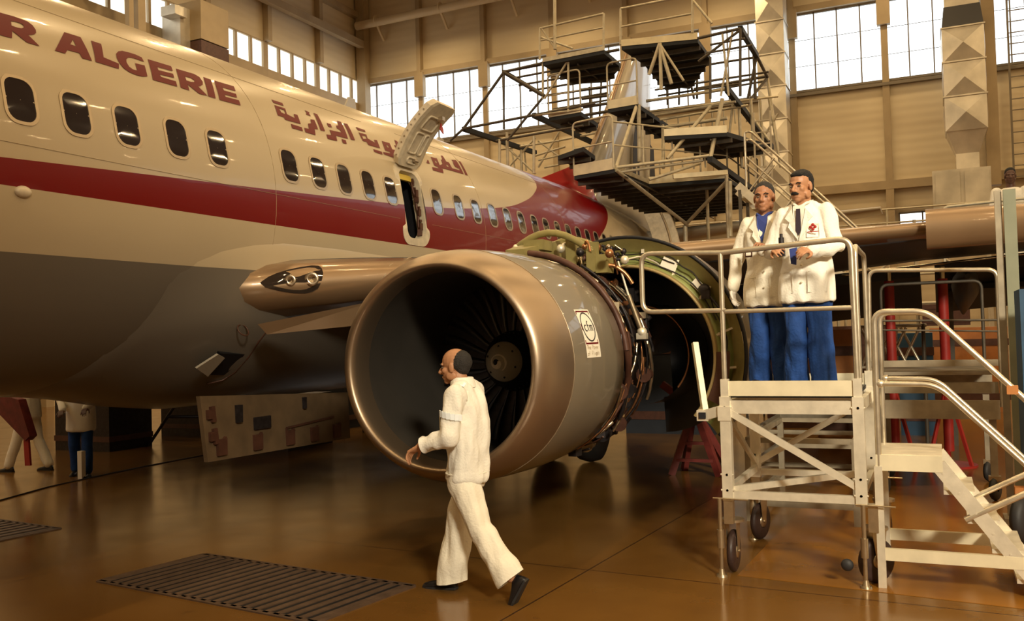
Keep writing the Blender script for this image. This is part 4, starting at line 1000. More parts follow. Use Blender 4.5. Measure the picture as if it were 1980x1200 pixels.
# jacks and wheels
for (x, y, rz, bx) in ((PX0, 1.56, 0, -.06), (PX0, .52, .75, -.06), (PX1, 1.56, .3, .1), (PX1, .52, .2, .1)):
    jx, jy = x+bx*1.0, y+(.015 if y > 1 else -.0)
    jy = 1.575 if y > 1 else .535
    mb = MB(); mb.cyl((jx, jy, .04), (jx, jy, .60), .016, n=10); mb.cyl((jx, jy, .22), (jx, jy, .36), .028, n=10); mb.cyl((jx, jy, 0), (jx, jy, .018), .045, .040, 12); mb.cyl((jx, jy, .018), (jx, jy, .06), .028, .018, 12); mb.tube([(jx-.0, jy+.05, .60), (jx, jy-.22, .595)], .007, 6)
    part('levelling_jack', mb, M_steel, wp)
    wy = 1.515 if y > 1 else .47; wxx = x+.12; R_ = .165
    mb = MB(); d = V((math.cos(rz+PI/2), math.sin(rz+PI/2), 0)); d = V((math.sin(rz), math.cos(rz), 0))
    c = V((wxx, wy, R_)); mb.lathe(c, d, [(-.03, .06), (-.028, .14), (-.018, .158), (0, R_), (.018, .158), (.028, .14), (.03, .06)], 28)
    whl = part('caster_wheel', mb, M_rubberbrown, wp)
    mb = MB(); mb.lathe(c, d, [(-.034, .01), (-.034, .055), (.034, .055), (.034, .01)], 16); mb.cyl(c-d*.05, c+d*.05, .012, n=8); part('hub', mb, M_steel, whl)
    mb = MB()
    e = V((-d.y, d.x, 0))
    for s in (-1, 1): mb.prism([c+d*.042*s-e*.03, c+d*.042*s+e*.03, c+d*.042*s+e*.07+V((0, 0, .23)), c+d*.042*s-e*.07+V((0, 0, .23))], d*.005)
    mb.cyl(c+V((0, 0, .23)), c+V((0, 0, .25)), .09, n=14); mb.box((x, wy, .50), (.07, .07, .20)); mb.cyl(c+V((0, 0, .25)), (x, wy, .58), .02, n=8)
    part('caster_fork', mb, M_steel, wp)
mb = MB(); mb.ell((7.16, .66, .155), (.03, .045, .045)); part('brake_pedal', mb, M_rubber, wp)
# folded outrigger on the left post
mb = MB(); mb.beam((7.45, 1.80, 1.80), (7.30, 1.70, 1.24), .045, .045); part('outrigger', mb, M_paleboard, wp)
mb = MB(); mb.box((7.25, 1.70, 1.23), (.10, .09, .085)); mb.beam((7.23, 1.67, 1.235), (7.2, 1.55, 1.27), .06, .08); mb.box((7.2, 1.52, 1.25), (.09, .10, .11)); part('outrigger_bracket', mb, M_alu, wp)
mb = MB(); mb.box((7.195, 1.70, 1.23), (.012, .055, .05)); part('socket', mb, M_black, wp)

# stair unit with handrails
st = root('access_stairs', 'aluminium steps with bent tube handrails leading down to the right of the near platform', 'stairs', (7.55, -.1, 0))
NX, FXX = 7.20, 7.90
sd = V((0, -.498, -.673)).normalized()
for X in (NX, FXX):
    dz = .10 if X > 7.5 else 0
    mb = MB(); a = V((X, .03, .90)); b = V((X, .03-.665, .0)); mb.beam(a, b, .035, .10, up=(0, 1, 0)); 
    for k in range(7): mb.cyl(V((X-.02, .0-.10*k+.0, .84-.135*k)), V((X-.017, .0-.10*k, .84-.135*k)), .008, n=6)
    part('stringer', mb, M_alu, st)
    part('landing_beam', MB().box((X, .22, .905), (.04, .44, .115)), M_toe, st)
    part('upright', MB().box((X, .425, .44), (.05, .055, .88)), M_alu, st)
    part('base_beam', MB().beam((X, .42, .245), (X, -.50, .245), .04, .085), M_toe, st)
    r_ = .022
    mb = MB(); mb.tube(fillet([(X, .42, .70), (X, .415, 2.0), (X, .06, 1.99), (X, -.51, 1.385), (X, -.86, 1.01), (X, -.80, .90), (X, -.09, .55) if False else (X, -.62, .78), (X, -.13, .52)], .09, 7), r_, 10); part('handrail', mb, M_tube, st)
    mb = MB(); mb.tube(fillet([(X, .41, 1.475), (X, .02, 1.47), (X, -.45, .985), (X, -.56, .87)], .10, 6), r_*.85, 10); mb.ell((X, .395, 1.475), (.024, .04, .03)); part('mid_rail', mb, M_tube, st)
    if X < 7.5:
        mb = MB(); mb.box((X, -.455, 1.43), (.06, .07, .06)); part('orange_clamp', mb, M_orange, st)
part('landing', MB().box((7.55, .22, .955), (.70, .44, .02)), M_alu, st)
for k in range(4):
    y = -.03-.145*k-.07; z = .90-.196*(k+1)
    if z > .05:
        part('tread', MB().box((7.55, y, z), (.68, .20, .03)), M_alu, st)

# second platform further back on the right
sp_ = root('work_platform', 'second work platform with a tall hoop rail standing under the wing at the right', 'platform', (11.6, .03, 0))
for z, h, x in ((1.47, .07, 11.0), (1.20, .12, 11.1), (.97, .20, 11.0)):
    part('deck_beam', MB().box((x, .05, z), (.06, 1.25, h)), M_oldalu, sp_)
part('deck', MB().box((11.7, .05, 1.36), (1.35, 1.2, .04)), M_oldalu, sp_)
part('deck_beam', MB().box((12.4, .05, 1.2), (.06, 1.25, .3)), M_oldalu, sp_)
mb = MB(); mb.tube(fillet([(11, .70, 1.05), (11, .67, 2.515), (11, -.60, 2.455), (11, -.60, 1.0)], .10, 7), .024, 10); part('hoop_rail', mb, M_tube, sp_)
mb = MB(); mb.tube([(11, .66, 1.95), (11, -.6, 1.92)], .012, 8); mb.tube([(11, .66, 1.85), (11, -.6, 1.80)], .010, 8); part('mid_rail', mb, M_dtube, sp_)
mb = MB(); mb.tube(fillet([(12.3, .62, 1.4), (12.3, .62, 2.4), (12.3, -.5, 2.4), (12.3, -.5, 1.4)], .1, 6), .02, 8); part('hoop_rail', mb, M_dtube, sp_)
for x, y in ((11.05, .6), (11.05, -.5), (12.35, .6), (12.35, -.5)):
    part('leg', MB().box((x, y, .62), (.07, .07, .84)), M_oldalu, sp_)
    mb = MB(); mb.lathe((x, y, .13), (.4, 1, 0), [(-.03, .03), (-.03, .11), (0, .13), (.03, .11), (.03, .03)], 20); part('caster_wheel', mb, M_rubber, sp_)
    mb = MB(); mb.box((x, y, .24), (.10, .12, .05)); part('caster_plate', mb, M_steel, sp_)
# low trestle table frames between platform legs
for i, (x0, x1, y0, y1, z) in enumerate(((9.3, 11.4, .75, 1.75, .80), (12.0, 14.2, .9, 2.2, .95))):
    r = root('roll_stand', ('nearer' if i == 0 else 'further')+' low grey tube-frame stand seen between the legs of the near platform', 'stand', ((x0+x1)/2, (y0+y1)/2, 0))
    for x, y in ((x0, y0), (x1, y0), (x0, y1), (x1, y1)): part('leg', MB().box((x, y, z/2), (.06, .06, z)), M_oldalu, r)
    for zz in (z, z*.62, .18):
        mb = MB(); mb.beam((x0, y0, zz), (x0, y1, zz), .05); mb.beam((x1, y0, zz), (x1, y1, zz), .05); mb.beam((x0, y0, zz), (x1, y0, zz), .05); mb.beam((x0, y1, zz), (x1, y1, zz), .05)
        part('frame', mb, M_oldalu, r)
# tall post at the right edge with blue cabinet on wheels
r = root('mast_post', 'tall grey-green steel post standing at the right edge in front of the wing', 'post', (9.9, -.68, 0))
part('mast', MB().box((9.9, -.67, 1.58), (.05, .105, 3.15)), M_postgreen, r); part('mast_side', MB().box((9.95, -.575, 1.58), (.06, .06, 3.15)), M_oldalu, r)
part('foot', MB().box((9.9, -.66, .03), (.3, .3, .06)), M_oldalu, r)
r = root('wheeled_cabinet', 'dark blue wheeled cabinet cut off by the right edge', 'cabinet', (9.0, -.95, 0))
part('body', MB().box((9.1, -1.0, 1.42), (.6, .72, 1.50)), M_bluebin, r)
part('chassis', MB().box((9.1, -1.0, .55), (.55, .7, .12)), M_orange, r)
for x, y in ((8.95, -.62), (9.25, -1.3)):
    mb = MB(); mb.lathe((x, y, .22), (.5, 1, 0), [(-.05, .05), (-.05, .19), (0, .22), (.05, .19), (.05, .05)], 24); part('wheel', mb, M_rubber, r)
    part('wheel_bracket', MB().box((x, y, .40), (.12, .14, .18)), M_orange, r)
# maroon trestle under the open reverser
r = root('support_trestle', 'maroon steel trestle standing on the floor below the open engine cowl', 'trestle', (12.2, 2.95, 0))
for a, b in (((11.95, 3.26, 0), (12.05, 2.98, .82)), ((12.4, 3.2, 0), (12.1, 2.98, .82)), ((11.95, 2.62, 0), (12.05, 2.92, .82)), ((12.5, 2.6, 0), (12.1, 2.94, .82))):
    mb = MB(); mb.beam(a, b, .07, .09); part('leg', mb, M_maroon, r)
mb = MB(); mb.beam((12.0, 3.36, 1.20), (12.0, 2.84, .80), .09, .09); part('top_beam', mb, M_maroon, r)
mb = MB(); mb.beam((11.96, 3.2, .2), (11.96, 2.68, .2), .04); mb.beam((12.0, 3.12, .42), (12.0, 2.8, .42), .04); part('cross_bar', mb, M_maroon, r)
mb = MB(); mb.beam((11.6, 2.6, .95), (12.8, 3.2, .95), .08, .1); part('cradle', mb, M_maroon, r)
mb = MB(); mb.cyl((11.9, 3.14, .80), (12.1, 3.14, .80), .09, n=14); part('roller', mb, M_rubber, r)

# tail docking: decks at four heights on scaffold frames
dk = root('tail_dock', 'tall tubular tail dock with dark plank decks wrapped round the airliner fin', 'scaffold', (22.5, 6.0, 0))
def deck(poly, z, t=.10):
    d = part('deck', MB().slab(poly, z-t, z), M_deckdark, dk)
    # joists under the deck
    xs = [p[0] for p in poly]; ys = [p[1] for p in poly]
    n = max(2, int((max(xs)-min(xs))/.55)); mb = MB()
    for i in range(n+1):
        x = min(xs)+(max(xs)-min(xs))*i/n
        # clip to polygon
        cut = []
        for k in range(len(poly)):
            a, b = poly[k], poly[(k+1) % len(poly)]
            if (a[0]-x)*(b[0]-x) < 0: cut.append(a[1]+(b[1]-a[1])*(x-a[0])/(b[0]-a[0]))
        if len(cut) >= 2: mb.beam((x, min(cut), z-t-.05), (x, max(cut), z-t-.05), .05, .10)
    if mb.v: mesh_obj('joist', mb.tube([(min(xs)+.3, sum(ys)/len(ys), z-t-.05), (max(xs)-.3, sum(ys)/len(ys), z-t-.05)], .02, 6), M_dtube, d)
    return d
def toe(a, b, z, h=.17, m_=None): part('toe_board', MB().beam((*a, z+h/2-.02), (*b, z+h/2-.02), .03, h), m_ or M_toe, dk)
def rail(a, b, z, h=1.05, hoop=False, r_=.022, m_=None, posts=3):
    A = V((*a, z)); Bq = V((*b, z)); mb = MB(); m_ = m_ or M_tube2
    if hoop: mb.tube(fillet([A, A+V((0, 0, h)), Bq+V((0, 0, h)), Bq], .12, 5), r_, 8)
    else:
        mb.tube([A+V((0, 0, h)), Bq+V((0, 0, h))], r_, 8)
        for k in range(posts): p = A.lerp(Bq, k/(posts-1)); mb.tube([p, p+V((0, 0, h))], r_, 8)
    mb.tube([A+V((0, 0, h*.5)), Bq+V((0, 0, h*.5))], r_*.85, 8)
    part('guardrail', mb, m_, dk)
def bar(a, b, r_=.028, m_=None): part('scaffold_bar', MB().tube([a, b], r_, 8), m_ or M_tube2, dk)
# decks (outline on the level, height)
DECKS = [([(20.09, 8.28), (19.95, 6.69), (21.2, 6.7), (22.28, 7.41), (22.0, 8.21)], 8.4), ([(20.03, 6.3), (20.4, 4.63), (21.9, 4.68), (24.22, 5.76), (23.53, 6.35), (21.49, 6.19)], 8.45), ([(20.25, 8.23), (20.15, 7.38), (21.53, 7.44), (22.04, 7.86), (20.72, 8.15)], 7.1), ([(20.22, 6.73), (20.12, 5.99), (23.66, 5.93), (24.37, 6.38), (20.57, 6.69)], 7.1), ([(18.95, 7.14), (18.64, 6.12), (21.0, 6.04), (21.24, 4.24), (24.92, 4.18), (27.88, 6.63), (27.78, 7.45)], 5.4), ([(19.68, 5.28), (20.07, 3.99), (21.9, 3.43), (22.71, 3.95), (22.12, 4.99)], 6.2), ([(19.09, 7.57), (18.47, 6.73), (19.55, 6.85), (20.4, 7.52)], 5.9)]
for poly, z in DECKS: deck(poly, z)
def tb(i, k, h=.17, m_=None):
    poly, z = DECKS[i]; toe(poly[k], poly[k+1], z, h, m_)
tb(0, 0, .10, M_tube2); tb(1, 0, .15); tb(2, 0, .17); tb(3, 0, .20); tb(4, 0, .24); tb(4, 2, .17); tb(4, 1, .10, M_tube2); tb(5, 0, .16)
for i, h in ((2, 1.0), (3, 1.05), (4, 1.15)):
    poly, z = DECKS[i]; rail(poly[0], poly[1], z, h, True)
p_, z_ = DECKS[4]; rail(p_[1], p_[3], z_, 1.0, posts=5); rail(p_[3], p_[4], z_, 1.0, m_=M_dtube, posts=4)
# front and side frame tubes of the scaffold
DOCK_BARS = [((20.15, 9.33, 8.32), (20.15, 8.3, 8.38), 0.026, 'D'), ((20.15, 9.33, 8.32), (20.15, 10.48, 7.07), 0.026, 'D'), ((20.15, 9.33, 8.32), (20.15, 9.38, 6.93), 0.018, 'D'), ((20.15, 10.48, 7.07), (20.15, 7.02, 7.24), 0.024, 'D'), ((20.15, 10.48, 7.07), (20.15, 10.87, 6.81), 0.024, 'D'), ((20.15, 8.29, 7.59), (20.15, 9.3, 6.63), 0.022, 'D'), ((20.15, 9.33, 8.32), (20.15, 8.29, 7.59), 0.03, 'D'), ((20.15, 8.3, 8.42), (20.15, 8.33, 7.52), 0.022, 'L'), ((20.15, 8.57, 7.16), (20.15, 7.32, 7.14), 0.022, 'L'), ((20.15, 9.59, 6.66), (20.15, 7.33, 6.76), 0.02, 'D'), ((20.15, 9.5, 6.69), (20.15, 9.52, 6.0), 0.026, 'L'), ((20.15, 8.59, 6.66), (20.15, 8.62, 5.76), 0.026, 'L'), ((20.15, 7.65, 8.36), (20.15, 7.69, 7.12), 0.022, 'L'), ((20.15, 7.65, 8.36), (20.15, 8.29, 7.52), 0.02, 'L'), ((20.15, 8.35, 9.22), (20.15, 6.74, 9.3), 0.02, 'L'), ((20.15, 8.35, 9.22), (20.15, 8.38, 8.47), 0.02, 'L'), ((20.15, 6.74, 9.3), (20.15, 6.77, 8.47), 0.02, 'L'), ((20.15, 8.34, 8.93), (20.15, 6.75, 8.98), 0.016, 'L'), ((20.15, 7.95, 9.84), (20.15, 7.98, 8.66), 0.03, 'L'), ((20.15, 8.32, 9.0), (20.15, 7.53, 8.61), 0.018, 'L'), ((20.15, 7.98, 8.69), (20.15, 8.31, 9.22), 0.016, 'L'), ((20.15, 6.33, 9.34), (20.15, 4.62, 9.36), 0.02, 'L'), ((20.15, 6.33, 9.34), (20.15, 6.36, 8.51), 0.02, 'L'), ((20.15, 6.34, 8.92), (20.15, 4.67, 8.94), 0.018, 'L'), ((20.15, 4.66, 9.24), (20.15, 4.25, 8.65), 0.02, 'L'), ((20.15, 4.66, 9.24), (20.15, 4.69, 8.51), 0.022, 'L'), ((20.15, 4.58, 8.37), (20.15, 3.64, 8.43), 0.026, 'D'), ((20.15, 3.64, 8.43), (20.15, 3.69, 6.96), 0.022, 'D'), ((20.15, 3.64, 8.4), (20.15, 4.58, 7.85), 0.022, 'D'), ((20.15, 4.3, 8.18), (20.15, 3.55, 8.2), 0.018, 'D'), ((20.15, 4.4, 8.01), (20.15, 3.39, 8.03), 0.018, 'D'), ((20.15, 4.31, 7.91), (20.15, 4.34, 6.99), 0.02, 'D'), ((20.15, 3.8, 8.43), (20.15, 4.11, 7.02), 0.018, 'L'), ((20.15, 4.03, 8.4), (20.15, 3.94, 7.0), 0.018, 'L'), ((20.15, 5.44, 8.39), (20.15, 5.71, 7.72), 0.03, 'L'), ((20.15, 5.44, 8.39), (20.15, 5.2, 7.44), 0.03, 'L'), ((20.15, 5.43, 8.39), (20.15, 5.44, 7.34), 0.03, 'L'), ((20.15, 5.44, 8.39), (20.15, 4.92, 7.47), 0.02, 'L'), ((20.2, 9.36, 8.34), (20.2, 6.41, 8.42), 0.026, 'D'), ((20.8, 9.43, 8.33), (20.8, 7.98, 8.37), 0.02, 'D'), ((21.4, 9.5, 8.31), (21.4, 7.82, 8.34), 0.02, 'D'), ((22.0, 9.47, 8.3), (22.0, 7.8, 8.33), 0.02, 'D'), ((22.4, 9.21, 8.23), (22.4, 7.46, 8.22), 0.022, 'D'), ((23.0, 9.38, 8.18), (23.0, 7.67, 8.23), 0.02, 'D'), ((23.5, 9.41, 8.13), (23.5, 7.84, 8.17), 0.02, 'D'), ((20.2, 10.51, 7.08), (24.0, 10.2, 7.09), 0.06, 'K'), ((20.6, 8.77, 7.28), (24.5, 8.48, 7.2), 0.06, 'K'), ((20.2, 9.36, 8.34), (23.0, 9.5, 8.42), 0.045, 'K'), ((20.2, 3.65, 8.45), (23.5, 3.86, 8.76), 0.06, 'K'), ((20.6, 4.06, 7.27), (26.5, 4.03, 6.99), 0.065, 'K'), ((19.6, 4.28, 5.55), (25.0, 4.22, 5.52), 0.065, 'K'), ((18.7, 6.09, 5.37), (22.0, 5.39, 4.46), 0.03, 'L'), ((20.4, 4.09, 5.18), (22.0, 5.46, 4.46), 0.03, 'L'), ((20.4, 4.03, 5.17), (20.4, 4.06, 3.95), 0.035, 'L'), ((22.0, 5.46, 4.46), (22.0, 5.46, 3.89), 0.04, 'L'), ((20.2, 6.03, 7.09), (18.8, 6.12, 5.44), 0.03, 'L'), ((20.2, 5.99, 7.08), (20.2, 6.01, 5.78), 0.035, 'L'), ((20.4, 4.4, 6.88), (19.6, 5.21, 5.66), 0.03, 'L'), ((20.4, 4.13, 7.01), (20.0, 4.35, 5.67), 0.035, 'L'), ((21.0, 5.66, 6.72), (20.0, 5.41, 5.55), 0.03, 'L'), ((23.5, 3.86, 8.76), (25.0, 3.85, 8.58), 0.03, 'D'), ((25.0, 3.85, 8.58), (25.0, 3.65, 6.62), 0.03, 'L'), ((23.5, 3.86, 8.76), (23.5, 4.12, 7.71), 0.025, 'D'), ((23.5, 3.86, 8.73), (23.5, 5.38, 8.72), 0.022, 'D'), ((25.0, 3.85, 8.61), (25.0, 5.83, 8.54), 0.028, 'D'), ((25.0, 3.89, 8.49), (25.0, 5.83, 8.42), 0.02, 'D'), ((25.0, 3.85, 8.58), (24.0, 4.13, 7.82), 0.025, 'D'), ((23.5, 3.93, 8.82), (23.5, 3.93, 7.68), 0.028, 'D'), ((20.8, 5.98, 7.3), (20.8, 4.09, 7.32), 0.026, 'L'), ((21.5, 6.12, 7.22), (24.0, 3.46, 7.79), 0.022, 'L'), ((21.0, 5.84, 6.99), (21.0, 3.95, 7.06), 0.022, 'L'), ((21.0, 5.73, 6.87), (22.0, 3.86, 7.18), 0.022, 'L'), ((21.0, 5.59, 6.68), (21.0, 4.16, 6.71), 0.03, 'L'), ((18.8, 6.12, 5.44), (19.8, 4.34, 5.67), 0.026, 'L'), ((18.9, 6.09, 5.35), (19.8, 4.47, 5.58), 0.022, 'L'), ((19.4, 5.57, 5.21), (20.0, 4.58, 5.56), 0.024, 'L'), ((19.6, 5.09, 5.26), (20.2, 4.04, 5.34), 0.05, 'T'), ((22.0, 4.07, 7.22), (22.0, 4.05, 5.72), 0.026, 'L'), ((23.0, 3.96, 7.57), (23.0, 3.93, 6.16), 0.026, 'L'), ((22.0, 4.21, 7.28), (22.0, 4.39, 6.04), 0.022, 'L'), ((24.0, 3.9, 7.79), (24.0, 3.85, 6.01), 0.024, 'L'), ((23.0, 4.14, 7.45), (23.0, 3.56, 6.49), 0.02, 'L'), ((24.0, 3.68, 7.76), (24.0, 3.45, 5.97), 0.022, 'L'), ((24.0, 3.47, 7.35), (24.0, 4.34, 6.06), 0.02, 'L'), ((23.0, 10.85, 7.37), (23.0, 9.05, 7.44), 0.022, 'L'), ((23.0, 10.86, 7.08), (23.0, 9.06, 7.12), 0.022, 'L'), ((23.0, 10.85, 7.33), (23.0, 9.79, 6.3), 0.02, 'L'), ((23.0, 9.76, 7.28), (23.0, 10.6, 6.55), 0.02, 'L'), ((23.0, 9.78, 6.79), (23.0, 8.9, 6.94), 0.022, 'L'), ((23.0, 9.68, 7.19), (23.0, 8.99, 6.62), 0.02, 'L'), ((23.0, 9.06, 7.36), (23.0, 9.7, 6.46), 0.02, 'L'), ((23.2, 9.14, 7.17), (23.2, 8.1, 7.25), 0.022, 'L'), ((23.0, 9.69, 6.66), (23.0, 9.08, 6.72), 0.02, 'L'), ((23.0, 9.52, 6.44), (23.0, 9.08, 6.47), 0.02, 'L'), ((23.5, 10.72, 7.23), (23.5, 10.64, 6.63), 0.02, 'L'), ((23.5, 10.34, 7.27), (23.5, 10.28, 6.51), 0.02, 'L'), ((23.0, 8.16, 8.46), (23.0, 8.15, 7.58), 0.02, 'D'), ((23.0, 7.82, 8.57), (23.0, 7.9, 7.62), 0.02, 'D'), ((23.0, 8.42, 8.41), (23.0, 7.66, 8.39), 0.03, 'D'), ((23.0, 8.38, 8.17), (23.0, 7.63, 8.16), 0.03, 'D'), ((23.0, 8.35, 7.94), (23.0, 7.63, 7.95), 0.03, 'D'), ((23.0, 8.31, 7.72), (23.0, 7.64, 7.74), 0.03, 'D'), ((24.0, 6.65, 8.4), (24.0, 3.66, 8.45), 0.02, 'D'), ((24.0, 6.57, 8.23), (24.0, 4.42, 8.25), 0.02, 'D'), ((24.0, 5.49, 8.92), (24.0, 5.52, 8.01), 0.022, 'D'), ((24.0, 5.74, 8.8), (24.0, 5.6, 8.02), 0.022, 'D'), ((24.0, 5.99, 8.39), (24.0, 6.01, 7.91), 0.02, 'D'), ((24.0, 6.32, 8.36), (24.0, 6.32, 7.95), 0.02, 'D'), ((23.5, 6.54, 7.48), (23.5, 6.53, 7.16), 0.014, 'L'), ((23.5, 6.23, 7.48), (23.5, 6.22, 7.15), 0.014, 'L'), ((23.5, 5.92, 7.48), (23.5, 5.92, 7.15), 0.014, 'L'), ((23.5, 5.62, 7.48), (23.5, 5.62, 7.14), 0.014, 'L'), ((23.5, 5.33, 7.48), (23.5, 5.32, 7.14), 0.014, 'L'), ((23.5, 5.03, 7.48), (23.5, 5.03, 7.13), 0.014, 'L'), ((23.5, 4.74, 7.48), (23.5, 4.74, 7.13), 0.014, 'L'), ((23.5, 4.46, 7.48), (23.5, 4.45, 7.12), 0.014, 'L'), ((23.5, 4.17, 7.48), (23.5, 4.17, 7.12), 0.014, 'L'), ((21.0, 6.61, 5.86), (21.0, 6.6, 5.54), 0.014, 'L'), ((21.0, 6.33, 5.86), (21.0, 6.32, 5.56), 0.014, 'L'), ((21.0, 6.05, 5.86), (21.0, 6.04, 5.57), 0.014, 'L'), ((21.0, 5.77, 5.86), (21.0, 5.77, 5.59), 0.014, 'L'), ((21.0, 5.5, 5.86), (21.0, 5.5, 5.6), 0.014, 'L'), ((21.0, 5.23, 5.86), (21.0, 5.22, 5.62), 0.014, 'L'), ((21.0, 4.96, 5.86), (21.0, 4.96, 5.63), 0.014, 'L'), ((21.0, 4.7, 5.86), (21.0, 4.69, 5.64), 0.014, 'L'), ((25.0, 6.98, 5.68), (26.0, 5.23, 5.7), 0.018, 'D'), ((25.0, 6.6, 5.55), (26.0, 5.23, 5.58), 0.018, 'D'), ((25.0, 6.22, 5.62), (26.0, 5.24, 5.46), 0.018, 'D'), ((25.0, 5.85, 5.48), (26.0, 5.24, 5.34), 0.018, 'D'), ((25.0, 5.48, 5.55), (26.0, 5.24, 5.22), 0.018, 'D'), ((25.0, 5.11, 5.42), (26.0, 5.25, 5.11), 0.018, 'D')]
BM = {'D': M_dtube, 'L': M_tube2, 'K': M_deckdark, 'T': M_toe}
for a, b_, r_, k in DOCK_BARS:
    if k in 'KT': part('main_beam', MB().beam(a, b_, r_*1.7, r_*2.0), BM[k], dk)
    else: bar(a, b_, r_*1.4, BM[k])
# legs down to the floor
for x, y in ((20.4, 4.1), (22.0, 4.9), (24.5, 3.9), (26.5, 4.4), (20.8, 9.6), (23.0, 10.2), (25, 8.9), (26.5, 6.9)): bar((x, y, 0), (x, y, 5.4 if y < 8 else 7.0), .04)
# vertical access ladder and stair on the right of the dock
ld = root('dock_ladder', 'upright pale ladder on the right side of the tail dock', 'ladder', (20.6, 3.35, 0))
for y in (3.1, 3.45): part('stile', MB().beam((20.3, y, 3.0), (20.3, y, 6.6), .035), M_tube, ld)
for k in range(14): part('rung', MB().beam((20.3, 3.1, 3.15+.25*k), (20.3, 3.45, 3.15+.25*k), .025), M_tube, ld)
for y in (3.1, 3.45): part('leg', MB().beam((20.3, y, 0), (20.3, y, 3.0), .035), M_dtube, ld)
ds = root('dock_stairs', 'bright handrailed stair flight sloping down from the tail dock behind the two men', 'stairs', (19, 2.4, 0))
for X in (18.7, 19.5):
    k = X/19.0
    mb = MB(); mb.tube(fillet([(X, 3.42*k, 4.75), (X, 3.42*k, 5.86), (X, 3.30*k, 5.86), (X, 1.50*k, 3.95), (X, .95*k, 3.35)], .12, 5), .024, 8); part('handrail', mb, M_tube, ds)
    mb = MB(); mb.tube([(X, 3.40*k, 5.35), (X, 1.2*k, 3.1)], .020, 8); part('mid_rail', mb, M_tube, ds)
    for t in (.25, .5, .75):
        y = 3.4-2.2*t; mb = MB(); mb.tube([(X, y*k, 5.85-2.3*t), (X, (y+.55)*k, 5.2-2.3*t)], .018, 8); part('rail_brace', mb, M_tube, ds)
    mb = MB(); mb.beam((X, 3.6*k, 4.8), (X, 1.0*k, 2.2), .04, .16, up=(0, 1, 0)); part('stringer', mb, M_alu, ds)
for t in range(10):
    y = 3.4-.24*t; part('tread', MB().box((19.1, y, 4.55-.24*t), (.75, .24, .03)), M_toe, ds)
for y, z in ((3.5, 4.7), (1.1, 2.3)):
    for X in (18.7, 19.5): part('leg', MB().beam((X, y, 0), (X, y, z), .06), M_dtube, ds)
# dock behind the wing on which the far man stands
fd = root('wing_dock', 'raised inspection dock with a tube rail behind the wing at the right edge', 'platform', (16.4, -1.2, 0))
part('deck', MB().box((16.6, -1.3, 2.46), (1.6, 2.4, .08)), M_deckdark, fd)
mb = MB(); mb.tube(fillet([(15.9, -.15, 2.5), (15.9, -.15, 3.72), (15.9, -2.4, 3.80), (15.9, -2.4, 2.5)], .1, 6), .022, 8); part('guardrail', mb, M_tube2, fd)
for x, y in ((15.9, -.2), (15.9, -2.4), (17.3, -.2), (17.3, -2.4)): part('leg', MB().beam((x, y, 0), (x, y, 2.43), .08), M_dtube, fd)
# rails and equipment behind on the back wall side
gb = root('background_guardrail', 'long thin guardrail on the gallery below the back wall beam', 'railing', (36, 2, 0))
for z in (5.0, 5.6, 6.1): part('rail', MB().tube([(36, 9.5, z), (36, -4.5, z)], .035, 6), M_tube2, gb)
for i in range(8): part('post', MB().tube([(36, 9.5-2*i, 0), (36, 9.5-2*i, 6.1)], .04, 6), M_tube2, gb)

# clutter beneath and beyond the wing
def crate(x, y, z, s, m_, label, rz=0, name='crate', cat='box'):
    r = root(name, label, cat, (x, y, z)); 
    part('body', MB().box((x, y, z+s[2]/2), s, rz), m_, r); 
    for k in (-1, 1): part('batten', MB().box((x-.001, y, z+s[2]/2+k*s[2]*.32), (s[0]+.03, s[1]+.03, s[2]*.08), rz), M_brown, r)
    return r
crate(15.6, 1.45, 0, (.8, .62, 1.85), M_orange, 'orange-brown storage cupboard seen between the coat tails and the rail')
crate(22, 1.6, 0, (1.0, 1.6, 1.9), M_brown, 'brown crate standing far behind the steps')
crate(22.5, -.6, 0, (1.0, 1.5, 1.8), M_orange, 'orange crate far behind the steps, beside the brown one')
crate(24, -.2, 1.85, (1.0, 1.0, .5), M_brown, 'small brown crate raised behind the orange crate', name='crate')
crate(17.5, .35, 0, (.6, .55, 1.75), M_bluebin, 'blue steel locker behind the lattice stand', name='locker', cat='locker')
crate(18.6, 2.3, 0, (1.0, 1.4, 1.3), M_brown, 'brown crate half hidden behind the engine cowl, right of the trestle')
for i, (x, y) in enumerate(((13.6, .575), (13.6, -.09))):
    r = root('wing_jack', ('left' if i == 0 else 'right')+' red wing jack post under the airliner wing', 'jack', (x, y, 0))
    part('post', MB().cyl((x, y, .2), (x, y, 2.5), .065, n=12), M_redpost, r); part('ram', MB().cyl((x, y, 2.5), (x, y, 2.66), .035, n=10), M_steel, r)
    for a in (0, 120, 240):
        c, s = math.cos(math.radians(a)), math.sin(math.radians(a)); part('leg', MB().beam((x, y, 1.1), (x+.3*c, y+.3*s, .02), .04), M_redpost, r)
    part('base', MB().cyl((x, y, .0), (x, y, .03), .34, n=16), M_redpost, r)
# folded lattice frame
r = root('lattice_stand', 'folded grey lattice stand of crossed tubes behind the hoop rail', 'stand', (16, .65, 0))
for k in range(4):
    y = .25+.2*k; part('cross_tube', MB().tube([(16, y, 1.25), (16.05, y+.28, 1.85)], .022, 8), M_tube, r); part('cross_tube', MB().tube([(16.05, y+.28, 1.25), (16, y, 1.85)], .022, 8), M_tube, r)
for z in (1.22, 1.88): part('frame_bar', MB().tube([(16, .15, z), (16, 1.2, z)], .025, 8), M_tube2, r)
for y in (.2, 1.15): part('leg', MB().tube([(16, y, 0), (16, y, 1.9)], .03, 8), M_dtube, r)
